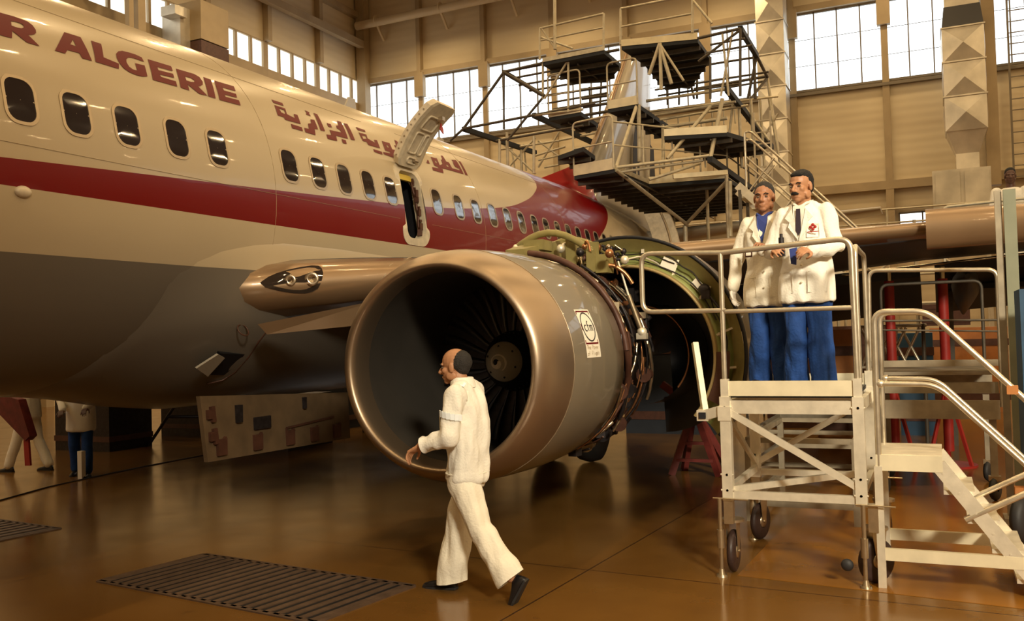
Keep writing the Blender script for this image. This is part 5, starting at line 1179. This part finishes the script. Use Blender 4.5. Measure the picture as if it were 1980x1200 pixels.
# scaffold tower far behind under the wing
r = root('mobile_scaffold', 'distant tube scaffold tower seen under the wing between the red jacks', 'scaffold', (24, -.5, 0))
for x in (24, 26):
    for y in (-1.6, .4, 2.2):
        part('post', MB().tube([(x, y, 0), (x, y, 4.4)], .04, 6), M_tube2, r)
    for z in (2.4, 3.2, 3.9): part('ledger', MB().tube([(x, -1.6, z), (x, 2.2, z)], .035, 6), M_tube2, r)
for a, b in (((24, -1.6, 2.4), (24, .4, 3.9)), ((24, .4, 2.4), (24, 2.2, 3.9)), ((24, .4, 3.9), (24, 2.2, 2.4))): part('diagonal', MB().tube([a, b], .03, 6), M_tube2, r)
# items beneath the fuselage at the left
r = root('tripod_stand', 'dark folding tripod stand on the floor behind the fuselage belly', 'stand', (13.3, 12.9, 0))
for a, b in (((13.3, 12.9, 1.2), (13.0, 13.7, 0)), ((13.3, 12.9, 1.2), (13.2, 12.2, 0)), ((13.3, 12.9, 1.2), (14.0, 13.0, 0)), ((13.1, 13.3, .55), (13.2, 12.5, .55)), ((13.3, 12.9, 1.2), (13.3, 12.6, 1.5))): part('leg', MB().tube([a, b], .03, 6), M_dark, r)
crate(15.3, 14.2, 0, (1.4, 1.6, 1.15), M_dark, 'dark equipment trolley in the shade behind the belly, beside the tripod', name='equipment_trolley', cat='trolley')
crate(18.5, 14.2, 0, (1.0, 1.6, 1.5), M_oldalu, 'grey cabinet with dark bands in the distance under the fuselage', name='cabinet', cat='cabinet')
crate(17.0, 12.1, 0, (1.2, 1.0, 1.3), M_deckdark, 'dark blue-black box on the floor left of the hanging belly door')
r = root('braced_stand', 'red and white braced stand glimpsed under the fuselage', 'stand', (24, 18, 0))
part('panel', MB().box((24, 18.3, 1.0), (.1, 2.2, 1.6)), M_paper, r)
for a, b in (((23.9, 17.4, 1.2), (23.9, 19.2, 2.4)), ((23.9, 19.2, 1.2), (23.9, 17.4, 2.4)), ((23.9, 18.3, 1.2), (23.9, 18.3, 2.4))): part('brace', MB().beam(a, b, .1), M_redpost, r)
for y in (17.4, 19.2): part('leg', MB().beam((24, y, 0), (24, y, 2.4), .1), M_dark, r)
tag(mesh_obj('floor_bollard', MB().box((9.55, 11.38, .2), (.07, .085, .40)), M_paper, None, (9.55, 11.38, 0)), 'short white marker post standing on the floor at the feet of the blue-trousered man', 'post')
r = root('support_arm', 'brown tilted support arm with red strap at the left edge below the fuselage', 'stand', (8.6, 11.5, 0))
mb = MB(); mb.prism([V((8.600, 12.466, 1.451)), V((8.600, 11.607, 1.248)), V((8.600, 11.451, 1.220)), V((8.600, 11.235, 0.723)), V((8.600, 11.328, 0.658)), V((8.600, 11.823, 1.004)), V((8.600, 12.470, 1.231))], (.12, 0, 0)); part('arm', mb, M_maroon, r)
mb = MB(); mb.prism([V((8.620, 11.385, 0.697)), V((8.620, 11.292, 0.699)), V((8.620, 11.259, 0.321)), V((8.620, 11.361, 0.317))], (.03, 0, 0)); part('red_strap', mb, M_redpost, r)

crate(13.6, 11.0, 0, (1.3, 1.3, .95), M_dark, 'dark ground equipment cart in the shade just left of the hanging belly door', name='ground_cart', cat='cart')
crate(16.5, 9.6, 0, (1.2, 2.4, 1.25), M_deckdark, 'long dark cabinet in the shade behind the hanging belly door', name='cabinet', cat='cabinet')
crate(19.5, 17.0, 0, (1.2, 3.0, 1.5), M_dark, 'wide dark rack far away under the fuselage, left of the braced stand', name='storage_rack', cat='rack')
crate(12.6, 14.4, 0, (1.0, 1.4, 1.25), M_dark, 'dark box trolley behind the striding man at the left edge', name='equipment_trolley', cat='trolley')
crate(17.2, 4.55, 0, (1.0, 1.7, 1.9), M_deckdark, 'tall dark box added to darken the gap between the engine core and the open cowl', name='dark_gap_filler', cat='cabinet')  # added box that hides the bright wall behind the gap

# ------------------------------------------------------------ people
def remesh(mb, vox, smooth=3, fold=0., fs=9., seed=0, stretch=(1, 1, .45), cuts=()):
    """one continuous skin around overlapping volumes"""
    me = bpy.data.meshes.new('tmp'); me.from_pydata([tuple(p) for p in mb.v], [], mb.f); me.update()
    bm = bmesh.new(); bm.from_mesh(me); bmesh.ops.recalc_face_normals(bm, faces=bm.faces[:]); bm.to_mesh(me); bm.free()
    o = bpy.data.objects.new('tmp', me); col.objects.link(o)
    md = o.modifiers.new('r', 'REMESH'); md.mode = 'VOXEL'; md.voxel_size = vox; md.use_smooth_shade = True
    if smooth:
        s = o.modifiers.new('s', 'SMOOTH'); s.factor = .5; s.iterations = smooth
    dg = bpy.context.evaluated_depsgraph_get(); dg.update()
    ev = o.evaluated_get(dg); m2 = bpy.data.meshes.new_from_object(ev)
    out = MB(); vs = [v.co.copy() for v in m2.vertices]
    if fold:
        for i, v in enumerate(m2.vertices):
            p = V((vs[i].x*stretch[0], vs[i].y*stretch[1], vs[i].z*stretch[2]))*fs+V((seed, seed*.7, 0))
            d = noise.noise(p)+.5*noise.noise(p*2.3)
            vs[i] += v.normal*d*fold
    for i, v in enumerate(vs): m2.vertices[i].co = v
    bm = bmesh.new(); bm.from_mesh(m2)
    for co, no, rad in cuts:   # cut hems and cuffs flat, only near the given point
        co = V(co); no = V(no).normalized()
        vv = {v for v in bm.verts if (v.co-co).length < rad}
        g = list(vv)+[e for e in bm.edges if e.verts[0] in vv and e.verts[1] in vv]+[q for q in bm.faces if all(x in vv for x in q.verts)]
        bmesh.ops.bisect_plane(bm, geom=g, plane_co=co, plane_no=no)
        dead = [v for v in bm.verts if (v.co-co).length < rad and (v.co-co).dot(no) > 1e-5]
        bmesh.ops.delete(bm, geom=dead, context='VERTS')
    bm.verts.index_update(); out.v = [v.co.copy() for v in bm.verts]; out.f = [[v.index for v in q.verts] for q in bm.faces]; out.sm = [True]*len(out.f); bm.free()
    bpy.data.objects.remove(o); bpy.data.meshes.remove(me); bpy.data.meshes.remove(m2)
    return out
def ellring(c, rx, ry, z, n=24, tilt=0):
    return [V((c[0]+rx*math.cos(2*PI*k/n), c[1]+ry*math.sin(2*PI*k/n), z)) for k in range(n)]
class Person:
    def __init__(s, name_label, loc, yaw, J, group=None):
        s.r = root('person', name_label, 'person', loc, group)
        s.M = Matrix.Translation(V(loc)) @ Matrix.Rotation(yaw, 4, 'Z'); s.J = J
    def put(s, name, mb, m, parent=None, label=None):
        w_ = MB(); w_.v = [s.M @ p for p in mb.v]; w_.f = mb.f; w_.sm = mb.sm
        o = mesh_obj(name, w_, m, parent or s.r)
        if label: o['label'] = label
        return o
def head_frame(pos, yaw=0, pitch=0, roll=0):
    return Matrix.Translation(V(pos)) @ Matrix.Rotation(yaw, 4, 'Z') @ Matrix.Rotation(pitch, 4, 'Y') @ Matrix.Rotation(roll, 4, 'X')
def hell(mb, H, c, r, n=16, m=12): mb.ell(H @ V(c), r, n, m, H.to_3x3())
def hcone(mb, H, p, q, r1, r2): mb.cone(H @ V(p), H @ V(q), r1, r2, 10)
def add_head(mb, H, neckbase):
    hell(mb, H, (-.012, 0, .038), (.098, .076, .088)); hell(mb, H, (.028, 0, -.03), (.066, .060, .084))
    hell(mb, H, (.066, 0, -.094), (.024, .028, .020)); hell(mb, H, (.078, 0, .026), (.018, .052, .012))
    hell(mb, H, (.045, 0, -.075), (.045, .045, .03))
    hcone(mb, H, (.088, 0, .012), (.116, 0, -.026), .0095, .014); hell(mb, H, (.102, 0, -.034), (.015, .020, .009))
    hell(mb, H, (.089, 0, -.060), (.011, .026, .0055)); hell(mb, H, (.087, 0, -.072), (.011, .022, .006))
    for s in (-1, 1):
        hell(mb, H, (.058, s*.043, -.018), (.024, .018, .022)); hell(mb, H, (-.004, s*.079, -.005), (.020, .009, .034)); hell(mb, H, (.01, s*.06, -.06), (.04, .014, .03))
    a = H @ V((-.022, 0, -.06)); mb.cone(a, V(neckbase), .058, .066, 16)
def add_hand(mb, wrist, d, palm_n, thumb_side, curl=.35, L=.185):
    """d: direction of fingers, palm_n: palm normal, thumb_side: +-1 along d x palm_n"""
    d = V(d).normalized(); pn = V(palm_n); pn = (pn-d*pn.dot(d)).normalized(); sd_ = d.cross(pn)*thumb_side
    w0 = V(wrist); P = MB()
    for k in range(4):
        off = sd_*(.030-.020*k); base = w0+d*.085+off
        mb.cone(w0+d*.01+off*.6, base, .0135, .0125, 8)
        seg = [.038, .026, .021][:]; f = [1.0, 1.08, 1.0, .80][k]; p = base; a = curl*.5; r_ = .0095
        for j, l in enumerate(seg):
            a += curl*(.7+.25*k*.5); q = p+(d*math.cos(a)+pn*math.sin(a))*l*f+sd_*(.003*(1-k*.7)); mb.cone(p, q, r_, r_-.0007, 8); p = q; r_ -= .0007
    mb.ell(w0+d*.045, (.04, .04, .04), 8, 6, Matrix((d*1.15, sd_*1.0, pn*.42)).transposed())
    t0 = w0+d*.022+sd_*.022; t1 = t0+(d*.6+sd_*.75+pn*.35).normalized()*.042; t2 = t1+(d*.85+sd_*.35+pn*.45).normalized()*.032; t3 = t2+(d*.9+sd_*.1+pn*.5).normalized()*.024
    mb.cone(t0, t1, .016, .0125, 8); mb.cone(t1, t2, .0125, .0105, 8); mb.cone(t2, t3, .0105, .009, 8)
def leg_chain(mb, hip, knee, ank, rh, rk, ra, flare=0):
    mb.cone(hip, knee, rh, rk, 14); mb.cone(knee, ank, rk, ra, 14)
def shoe(P, ank, fdir, pitch=0., L=.27, parent=None):
    """sole at ankle height minus .085, toe pointing along fdir (yaw) with pitch down"""
    M_ = Matrix.Translation(V(ank)) @ Matrix.Rotation(fdir, 4, 'Z') @ Matrix.Rotation(pitch, 4, 'Y')
    mb = MB(); secs = []
    for x, w_, h in ((-.075, .022, .05), (-.06, .036, .085), (-.01, .040, .10), (.05, .042, .075), (.10, .048, .058), (.15, .046, .048), (.19, .034, .038), (.207, .014, .026)):
        ring = []
        for k in range(14):
            a = 2*PI*k/14; zz = math.sin(a)
            ring.append(M_ @ V((x, w_*math.cos(a)*(1 if zz < 0 else .85), -.085+h/2+h/2*(zz if zz > 0 else max(zz, -1)))))
        secs.append(ring)
    mb.loft(secs); o = P.put('shoe', mb, M_shoe)
    mb = MB(); pts = [(-.078, .02), (-.07, .036), (0, .041), (.06, .044), (.11, .050), (.16, .047), (.2, .03), (.212, .01)]
    poly = [V((x, y, 0)) for x, y in pts]+[V((x, -y, 0)) for x, y in pts[::-1]]
    n = len(poly); lo = [M_ @ (p+V((0, 0, -.087))) for p in poly]; hi = [M_ @ (p+V((0, 0, -.070))) for p in poly]
    mb.add(lo+hi, [tuple(range(n-1, -1, -1)), tuple(range(n, 2*n))]+[(i, (i+1) % n, n+(i+1) % n, n+i) for i in range(n)])
    P.put('sole', mb, M_rubber, o)
def hair(P, H, m, body, thick=1., bald=0.):
    mb = MB(); hell(mb, H, (-.030-bald*.022, 0, .046-bald*.016), (.089-bald*.012, .0805, .088-bald*.006)); hell(mb, H, (-.058, 0, .0), (.054, .070, .066)); hell(mb, H, (-.038, 0, .015), (.05, .081, .05))
    if thick > 1: hell(mb, H, (.006, .0, .090), (.076, .062, .032)); hell(mb, H, (-.02, 0, .072), (.082, .077, .060)); hell(mb, H, (.052, .018, .088), (.026, .036, .018))
    elif not bald: hell(mb, H, (-.014, 0, .060), (.086, .0785, .078))
    P.put('hair', remesh(mb, .006, 1, .003, 60), m, body)
def eyes(P, H, body):
    for s in (-1, 1):
        mb = MB(); hell(mb, H, (.0775, s*.031, .004), (.012, .013, .009)); e = P.put('eye', mb, M_eye, body)
        mb = MB(); hell(mb, H, (.0865, s*.031, .004), (.0045, .006, .007)); P.put('iris', mb, M_black, e) if False else None
        mb = MB(); mb.tube([H @ V((.088, s*.012, .022)), H @ V((.093, s*.03, .030)), H @ V((.080, s*.050, .024))], .0055, 6); P.put('eyebrow', mb, M_hair, body)
M_eye = mat('eye', (.10, .07, .05), .2)

# ---- walking man: faces +y in the world; local x = forward
def walking_man():
    P = Person('man in white jacket and trousers walking left in front of the engine inlet', (6.05, 3.20, 0), PI/2, None)
    # local: x forward (world +y), y left (world -x, towards camera)
    H = head_frame((.075, .0, 1.680), .12, .10) @ Matrix.Scale(1.07, 4)
    b = MB(); add_head(b, H, (.015, 0, 1.52))
    hipL, kneeL, ankL = (.0, .09, .90), (-.16, .10, .50), (-.385, .10, .185)   # trailing leg (near camera)
    hipR, kneeR, ankR = (.02, -.09, .90), (.17, -.09, .48), (.225, -.09, .095)
    shL, elL, wrL = (-.015, .180, 1.480), (-.01, .255, 1.20), (.25, .245, 1.115)
    shR, elR, wrR = (.02, -.18, 1.48), (-.02, -.24, 1.18), (.10, -.24, .98)
    b.loft([ellring((.0, 0), rx, ry, z) for z, rx, ry in ((.86, .08, .12), (.95, .10, .14), (1.1, .09, .13), (1.3, .10, .16), (1.43, .09, .17), (1.50, .05, .08))])
    for h_, k_, a_ in ((hipL, kneeL, ankL), (hipR, kneeR, ankR)): leg_chain(b, h_, k_, a_, .075, .05, .038)
    for s_, e_, w_ in ((shL, elL, wrL), (shR, elR, wrR)): b.cone(s_, e_, .05, .04, 12); b.cone(e_, w_, .038, .027, 12)
    add_hand(b, wrL, (.80, .05, -.50), (-.5, .25, -.8), -1, .42); add_hand(b, wrR, (.4, 0, -.9), (-.6, .6, -.3), 1, .4)
    body = P.put('body', remesh(b, .0052, 2), M_skin)
    eyes(P, H, body); hair(P, H, M_hair2, body, 1, 1.0)
    t = MB(); t.loft([ellring((.0, 0), rx, ry, z) for z, rx, ry in ((.80, .11, .15), (.88, .13, .17), (.98, .125, .165))])
    leg_chain(t, (-.01, .085, .86), (-.155, .10, .52), (-.37, .10, .20), .112, .094, .104); leg_chain(t, (.03, -.085, .86), (.135, -.09, .48), (.19, -.09, .10), .112, .098, .112)
    t.cone((-.37, .10, .20), (-.45, .10, .08), .104, .100); t.cone((.19, -.09, .10), (.195, -.09, .03), .112, .118)
    # trim flared cuffs by flat cut: keep simple
    P.put('trousers', remesh(t, .009, 3, .030, 6.5, 3, cuts=(((-.378, .10, .165), (-.62, 0, -.78), .26), ((.19, -.09, .062), (-.12, 0, -1), .26))), M_white2)
    j = MB(); j.loft([ellring((cx, 0), rx, ry, z) for z, rx, ry, cx in ((.845, .135, .185, -.01), (.87, .15, .195, -.01), (.93, .148, .19, -.01), (1.1, .150, .195, -.02), (1.28, .150, .195, -.02), (1.40, .138, .19, -.012), (1.48, .115, .165, -.005), (1.545, .078, .10, .0))])
    j.cone((0, .06, 1.535), (-.015, .175, 1.49), .055, .062, 14); j.cone((0, -.06, 1.535), (.02, -.175, 1.49), .055, .062, 14)
    j.cone(shL, elL, .076, .074, 14); j.cone(elL, (.19, .245, 1.13), .072, .060, 14); j.cone(shR, elR, .074, .066, 14); j.cone(elR, (.09, -.24, 1.01), .064, .055, 14)
    j.cone((.19, .245, 1.13), (.25, .245, 1.115), .060, .066)
    jk = P.put('jacket', remesh(j, .008, 3, .036, 7, 1, cuts=(((.215, .245, 1.12), (1, 0, -.25), .12),)), M_white)
    c = MB(); n = 18; rings = []
    for z, rx, ry, cx in ((1.53, .078, .086, .01), (1.575, .074, .080, .015), (1.605, .076, .084, .018), (1.60, .084, .092, .018), (1.53, .098, .108, .008)):
        rings.append([V((cx+rx*math.cos(a), ry*math.sin(a), z+(.0 if math.cos(a) < .2 else -.035*math.cos(a)))) for a in [2*PI*(k+.5)/n for k in range(n)]])
    c.loft(rings, caps=False); P.put('collar', c, M_white, jk)
    def band(p, q, r_, t0, t1, a0, a1, name='reflective_stripe', m=M_reflect, parent=jk):
        p, q = V(p), V(q); d = q-p; A = p+d*t0; Bq = p+d*t1; dn = d.normalized(); u = dn.cross(V((0, 1, 0))).normalized(); v = dn.cross(u)
        mb = MB(); n_ = 10
        vs = []
        for pt in (A, Bq):
            for k in range(n_+1):
                a = math.radians(a0+(a1-a0)*k/n_); vs.append(pt+(u*math.cos(a)+v*math.sin(a))*r_)
        mb.add(vs, [(k, k+1, n_+2+k, n_+1+k) for k in range(n_)], True); P.put(name, mb, m, parent)
    def strip(c, u, v, w_, h_):
        c = V(c); u = V(u).normalized(); v = V(v); v = (v-u*v.dot(u)).normalized(); n_ = u.cross(v)
        mb = MB(); mb.prism([c-u*w_/2-v*h_/2, c+u*w_/2-v*h_/2, c+u*w_/2+v*h_/2, c-u*w_/2+v*h_/2], n_*.004); P.put('reflective_stripe', mb, M_reflect, jk)
    for a in range(-50, 71, 20):
        r_ = math.radians(a); strip((-.012-.086*math.sin(r_), .222+.086*math.cos(r_), 1.345-.02*math.sin(r_)), (-math.cos(r_), -math.sin(r_), 0), (0, 0, 1), .030, .045)
    for k_ in range(3): strip((-.085+.022*k_, .165+.012*k_, 1.555-.014*k_), (.8, .3, .4), (0, .8, -.5), .018, .045)
    mb = MB()
    for z in (.905,): mb.tube([V((-.01+.150*math.cos(a), .194*math.sin(a), z)) for a in [2*PI*k/32 for k in range(32)]], .006, 5, closed=True)
    P.put('waist_seam', mb, M_white2, jk)
    mb = MB(); q = [(.11, .185, 1.34), (.03, .215, 1.34), (.03, .215, 1.22), (.11, .185, 1.22)]
    mb.tube(q, .004, 4, closed=True); P.put('chest_pocket', mb, M_white2, jk)
    mb = MB(); mb.ell((.140, .09, 1.30), (.006, .012, .012)); mb.ell((.152, .05, 1.16), (.006, .01, .01)); P.put('stud', mb, M_steel, jk)
    # lanyard hem tie
    shoe(P, (-.405, .10, .155), -.0, 1.05); shoe(P, (.235, -.09, .088), .05, .03)
walking_man()

def coat_man(label, loc, yaw, k, coat, skin, hairm, headyaw, headpitch, armL, armR, handL, handR, tie, vox=.0075, glove=False, moustache=False, badge=False, emblem=False, cap=False, lean=0):
    P = Person(label, loc, yaw, None)
    S = lambda p: (p[0]*k, p[1]*k, p[2]*k)
    H = head_frame(S((.045, 0, 1.645)), headyaw, headpitch) @ Matrix.Scale(k*1.08, 4)
    b = MB(); add_head(b, H, S((-.005, 0, 1.48)))
    b.loft([[V(S(tuple(p))) for p in ellring((0, 0), rx, ry, z)] for z, rx, ry in ((.82, .08, .12), (.95, .10, .14), (1.1, .09, .13), (1.3, .10, .16), (1.40, .09, .17), (1.47, .05, .08))])
    legs = [((0, .09, .88), (.015, .10, .48), (-.01, .11, .09)), ((0, -.09, .88), (.015, -.10, .48), (-.01, -.115, .09))]
    for h_, k_, a_ in legs: leg_chain(b, S(h_), S(k_), S(a_), .075, .05, .038)
    shL, shR = (0, .175, 1.435), (0, -.175, 1.435)
    for s_, (e_, w_), hd_ in ((shL, armL, handL), (shR, armR, handR)):
        b.cone(S(s_), S(e_), .05, .042, 12); b.cone(S(e_), S(w_), .038, .027, 12)
        if hd_: add_hand(b, S(w_), *hd_)
    body = P.put('body', remesh(b, .0058 if vox < .009 else .012, 2), skin)
    eyes(P, H, body); hair(P, H, hairm, body, 1.2 if moustache else 1, 0)
    if moustache:
        mb = MB(); mb.tube([H @ V((.092, -.030, -.056)), H @ V((.106, -.014, -.048)), H @ V((.108, 0, -.046)), H @ V((.106, .014, -.048)), H @ V((.092, .030, -.056))], [.006, .0115, .0105, .0115, .006], 8); P.put('moustache', mb, M_hair, body)
    t = MB(); t.loft([[V(S(tuple(p))) for p in ellring((0, 0), rx, ry, z)] for z, rx, ry in ((.78, .11, .15), (.88, .12, .16), (.97, .11, .15))])
    for h_, k_, a_ in legs: leg_chain(t, S(h_), S(k_), S((a_[0]-.01, a_[1], .05)), .105, .092, .098)
    P.put('trousers', remesh(t, vox+.002, 3, .032, 7, 5, cuts=[(S((0, y_, .035)), (0, 0, -1), .2) for y_ in (.11, -.11)]), M_blue)
    j = MB(); prof = ((.70, .165, .225), (.72, .17, .232), (.9, .155, .215), (1.05, .14, .20), (1.22, .142, .205), (1.34, .136, .195), (1.42, .118, .17), (1.50, .078, .10))
    j.loft([[V(S(tuple(p))) for p in ellring((lean*(z-.9), 0), rx, ry, z)] for z, rx, ry in prof])
    for s_, (e_, w_) in ((shL, armL), (shR, armR)):
        wv = V(w_)-(V(w_)-V(e_)).normalized()*.02
        j.cone((0, s_[1]*.35*k, 1.49*k), S(s_), .05, .058, 14); j.cone(S(s_), S(e_), .070, .062, 14); j.cone(S(e_), S(tuple(wv)), .062, .054, 14)
    jk = P.put('lab_coat', remesh(j, vox, 3, .028, 7, 2), coat)
    # shirt wedge and tie in the coat opening, lapels
    def fr(z): return float(np.interp(z, [p[0] for p in prof], [p[1] for p in prof]))
    mb = MB(); zt, zb = 1.485, 1.24
    pts = [(fr(zt)+.028, .048, zt), (fr(zt)+.028, -.048, zt), (fr(1.40)+.012, -.042, 1.40), (fr(zb)+.006, 0, zb), (fr(1.40)+.012, .042, 1.40)]
    mb.prism([S(p) for p in pts], (.006, 0, 0)); mb.tube(fillet([S((.02, .072, 1.515)), S((.09, .052, 1.505)), S((.112, 0, 1.465)), S((.09, -.052, 1.505)), S((.02, -.072, 1.515))], .02, 4), .012, 8)
    P.put('shirt', mb, M_shirt if tie is None else M_paper, body)
    if tie is not None:
        mb = MB(); mb.prism([S((fr(1.45)+.04, .016, 1.455)), S((fr(1.45)+.04, -.016, 1.455)), S((fr(1.3)+.016, -.022, 1.28)), S((fr(1.25)+.016, 0, 1.24)), S((fr(1.3)+.016, .022, 1.28))], (.006, 0, 0)); P.put('tie', mb, tie, body)
    for s in (-1, 1):
        mb = MB(); mb.prism([S((.01, s*.085, 1.535)), S((fr(1.44)+.025, s*.058, 1.455)), S((fr(1.22)+.012, s*.004, 1.20)), S((fr(1.30)+.006, s*.085, 1.31)), S((fr(1.36)+.004, s*.075, 1.35)), S((fr(1.40)+.012, s*.112, 1.385))], (.007, 0, .002)); P.put('lapel', mb, coat, jk)
    mb = MB()
    for z in (1.15, 1.0, .86): mb.ell(S((fr(z)+.012, .012, z)), .009, 8, 6)
    P.put('coat_button', mb, M_lightmetal, jk)
    for s, z0, z1, y0, y1 in ((-1, .78, .95, .06, .19), (1, .78, .95, .06, .19), (1, 1.22, 1.33, .06, .15)):
        mb = MB(); q = []
        for y, z in ((y0, z1), (y1, z1), (y1, z0), (y0, z0)):
            rx, ry = fr(z), float(np.interp(z, [p[0] for p in prof], [p[2] for p in prof])); q.append(S((rx*math.sqrt(max(.05, 1-(y/ry)**2))+.010, s*y, z)))
        mb.tube(q, .0035, 4, closed=True); P.put('coat_pocket', mb, coat, jk)
    if badge:
        mb = MB(); mb.box(S((.165, -.115*badge, 1.17)), (.008, .06, .08)); bg = P.put('name_badge', mb, M_brown, jk)
        mb = MB(); mb.box(S((.171, -.115*badge, 1.165)), (.004, .042, .045)); P.put('badge_photo', mb, M_paper, bg)
    if emblem:
        mb = MB(); y0 = .11
        for a in range(4): mb.ell(S((.138, y0+.017*math.cos(a*PI/2), 1.30+.017*math.sin(a*PI/2))), (.004, .014, .014), 8, 6)
        mb.box(S((.142, y0, 1.262)), (.006, .085, .007)); P.put('red_emblem', mb, M_redpost, jk)
    shoe(P, S((-.01, .11, .088)), .15, 0); shoe(P, S((-.01, -.115, .088)), -.15, 0)
    return P, jk, body
DZ = 1.40
# dark-haired man with moustache, right
yawR = math.atan2(-.02, -1.0)+0.0
PR_, jkR, bdR = coat_man('moustached man in white lab coat and dark tie standing on the near platform', (7.82, .955, DZ), PI-.05-.12, 1.0, M_white, M_skin, M_hair, -.25, .10,
    ((.03, .275, 1.14), (.27, .13, 1.10)), ((.02, -.27, 1.13), (.29, -.155, 1.12)),
    ((.9, -.35, .05), (0, -.6, -.75), 1, .55), ((.85, .35, .1), (.2, .7, -.6), -1, .55), M_tie, moustache=True, emblem=True)
PL_, jkL, bdL = coat_man('clean-shaven man in white lab coat and open blue collar on the near platform', (8.12, 1.30, DZ), PI-.16, .985, M_white2, M_skin2, M_hair2, .12, .02,
    ((.10, .235, 1.16), (.28, .03, 1.17)), ((-.03, -.285, 1.13), (.00, -.33, .87)),
    ((.75, .25, .55), (0, -.3, -1), 1, .6), None, None, badge=1)
# white gloved hand hanging on his right side, and the instrument they look at
def glove(P, wrist, d, pn, side):
    mb = MB(); add_hand(mb, wrist, d, pn, side, .35); mb.cone(V(wrist), V(wrist)+V(d).normalized()*.03, .030, .032); P.put('glove', remesh(mb, .005, 1), M_glove, None)
glove(PL_, (.0, -.325, .857), (.05, .0, -1), (.2, 1, 0), 1)
def far_man(label, loc, yaw, jacket_m, trouser_m, skin, headz=1.655, bend=0., short=False, coat_hem=.78, stance=.12):
    P = Person(label, loc, yaw, None)
    H = head_frame((.03+bend*.4, 0, headz), 0, .1+bend*.5)
    b = MB(); add_head(b, H, (bend*.3, 0, 1.45))
    arms = (((.02, .195, 1.42), (.08, .27, 1.14), (.25, .16, 1.02)), ((.02, -.195, 1.42), (.05, -.27, 1.14), (.2, -.18, 1.0)))
    for s_, e_, w_ in arms: b.cone(s_, e_, .05, .042); b.cone(e_, w_, .038, .03); add_hand(b, w_, (.9, 0, -.4), (0, 0, -1), 1 if s_[1] > 0 else -1)
    body = P.put('body', remesh(b, .008, 1), skin); hair(P, H, M_hair, body)
    t = MB(); t.ell((0, 0, .88), (.13, .17, .12))
    for s in (-1, 1): leg_chain(t, (0, s*.09, .88), (.02+s*stance*.4, s*.11, .48), (s*stance, s*.12, .11), .10, .08, .075)
    P.put('trousers', remesh(t, .014, 2, .012, 6), trouser_m)
    j = MB(); j.loft([ellring((bend*(z-.8)*.4, 0), rx, ry, z) for z, rx, ry in ((coat_hem, .15, .20), (coat_hem+.03, .16, .215), (1.1, .145, .20), (1.34, .13, .20), (1.42, .11, .18), (1.48, .07, .1))])
    for s_, e_, w_ in arms: j.cone(s_, e_, .078, .066); j.cone(e_, w_, .062, .052)
    P.put('jacket', remesh(j, .014, 2, .013, 6, 9), jacket_m)
    for s in (-1, 1): shoe(P, (s*stance, s*.12, .088), 0, 0)
far_man('man in pale jacket with blue trousers standing under the fuselage, upper body hidden', (9.75, 11.62, 0), -2.6, M_white2, M_blue, M_skin3, coat_hem=.66)
far_man('man in white overalls striding under the fuselage at the left edge', (9.9, 12.95, 0), PI*.55, M_white2, M_white2, M_skin3, coat_hem=.82, stance=.26)
far_man('dark-haired man in white overalls standing on the raised dock at the far right', (16.2, -1.12, 2.50), PI, M_white, M_white2, M_skin3)
# instrument held between the two men
mb = MB(); mb.cyl((7.545, 1.10, DZ+1.08), (7.545, 1.10, DZ+1.22), .022, n=12); mb.cyl((7.545, 1.10, DZ+1.22), (7.545, 1.10, DZ+1.25), .012, n=8); mb.box((7.545, 1.10, DZ+1.10), (.05, .05, .06))
r = thing('inspection_torch', mb, M_dark, 'small dark hand tool held between the two men in white coats', 'tool')
mb = MB(); mb.prism([V((7.60, .99, DZ+1.14)), V((7.60, 1.05, DZ+1.13)), V((7.60, 1.04, DZ+1.01)), V((7.60, 1.00, DZ+1.0))], (.015, 0, 0))
thing('blue_cloth', mb, M_shirt, 'small blue cloth hanging from the hands of the moustached man', 'cloth')

GROUPS = {'floor_grating': 'slotted floor drain gratings', 'work_platform': 'aluminium work platforms', 'ventilation_duct': 'sheet metal ventilation ducts', 'wing_jack': 'red wing jacks', 'crate': 'crates and cupboards behind the platforms', 'roll_stand': 'low tube stands', 'equipment_trolley': 'dark equipment trolleys', 'cabinet': 'cabinets under the fuselage'}
for o in bpy.data.objects:
    k = o.name.split('.')[0]
    if o.parent is None and k in GROUPS: o['group'] = GROUPS[k]
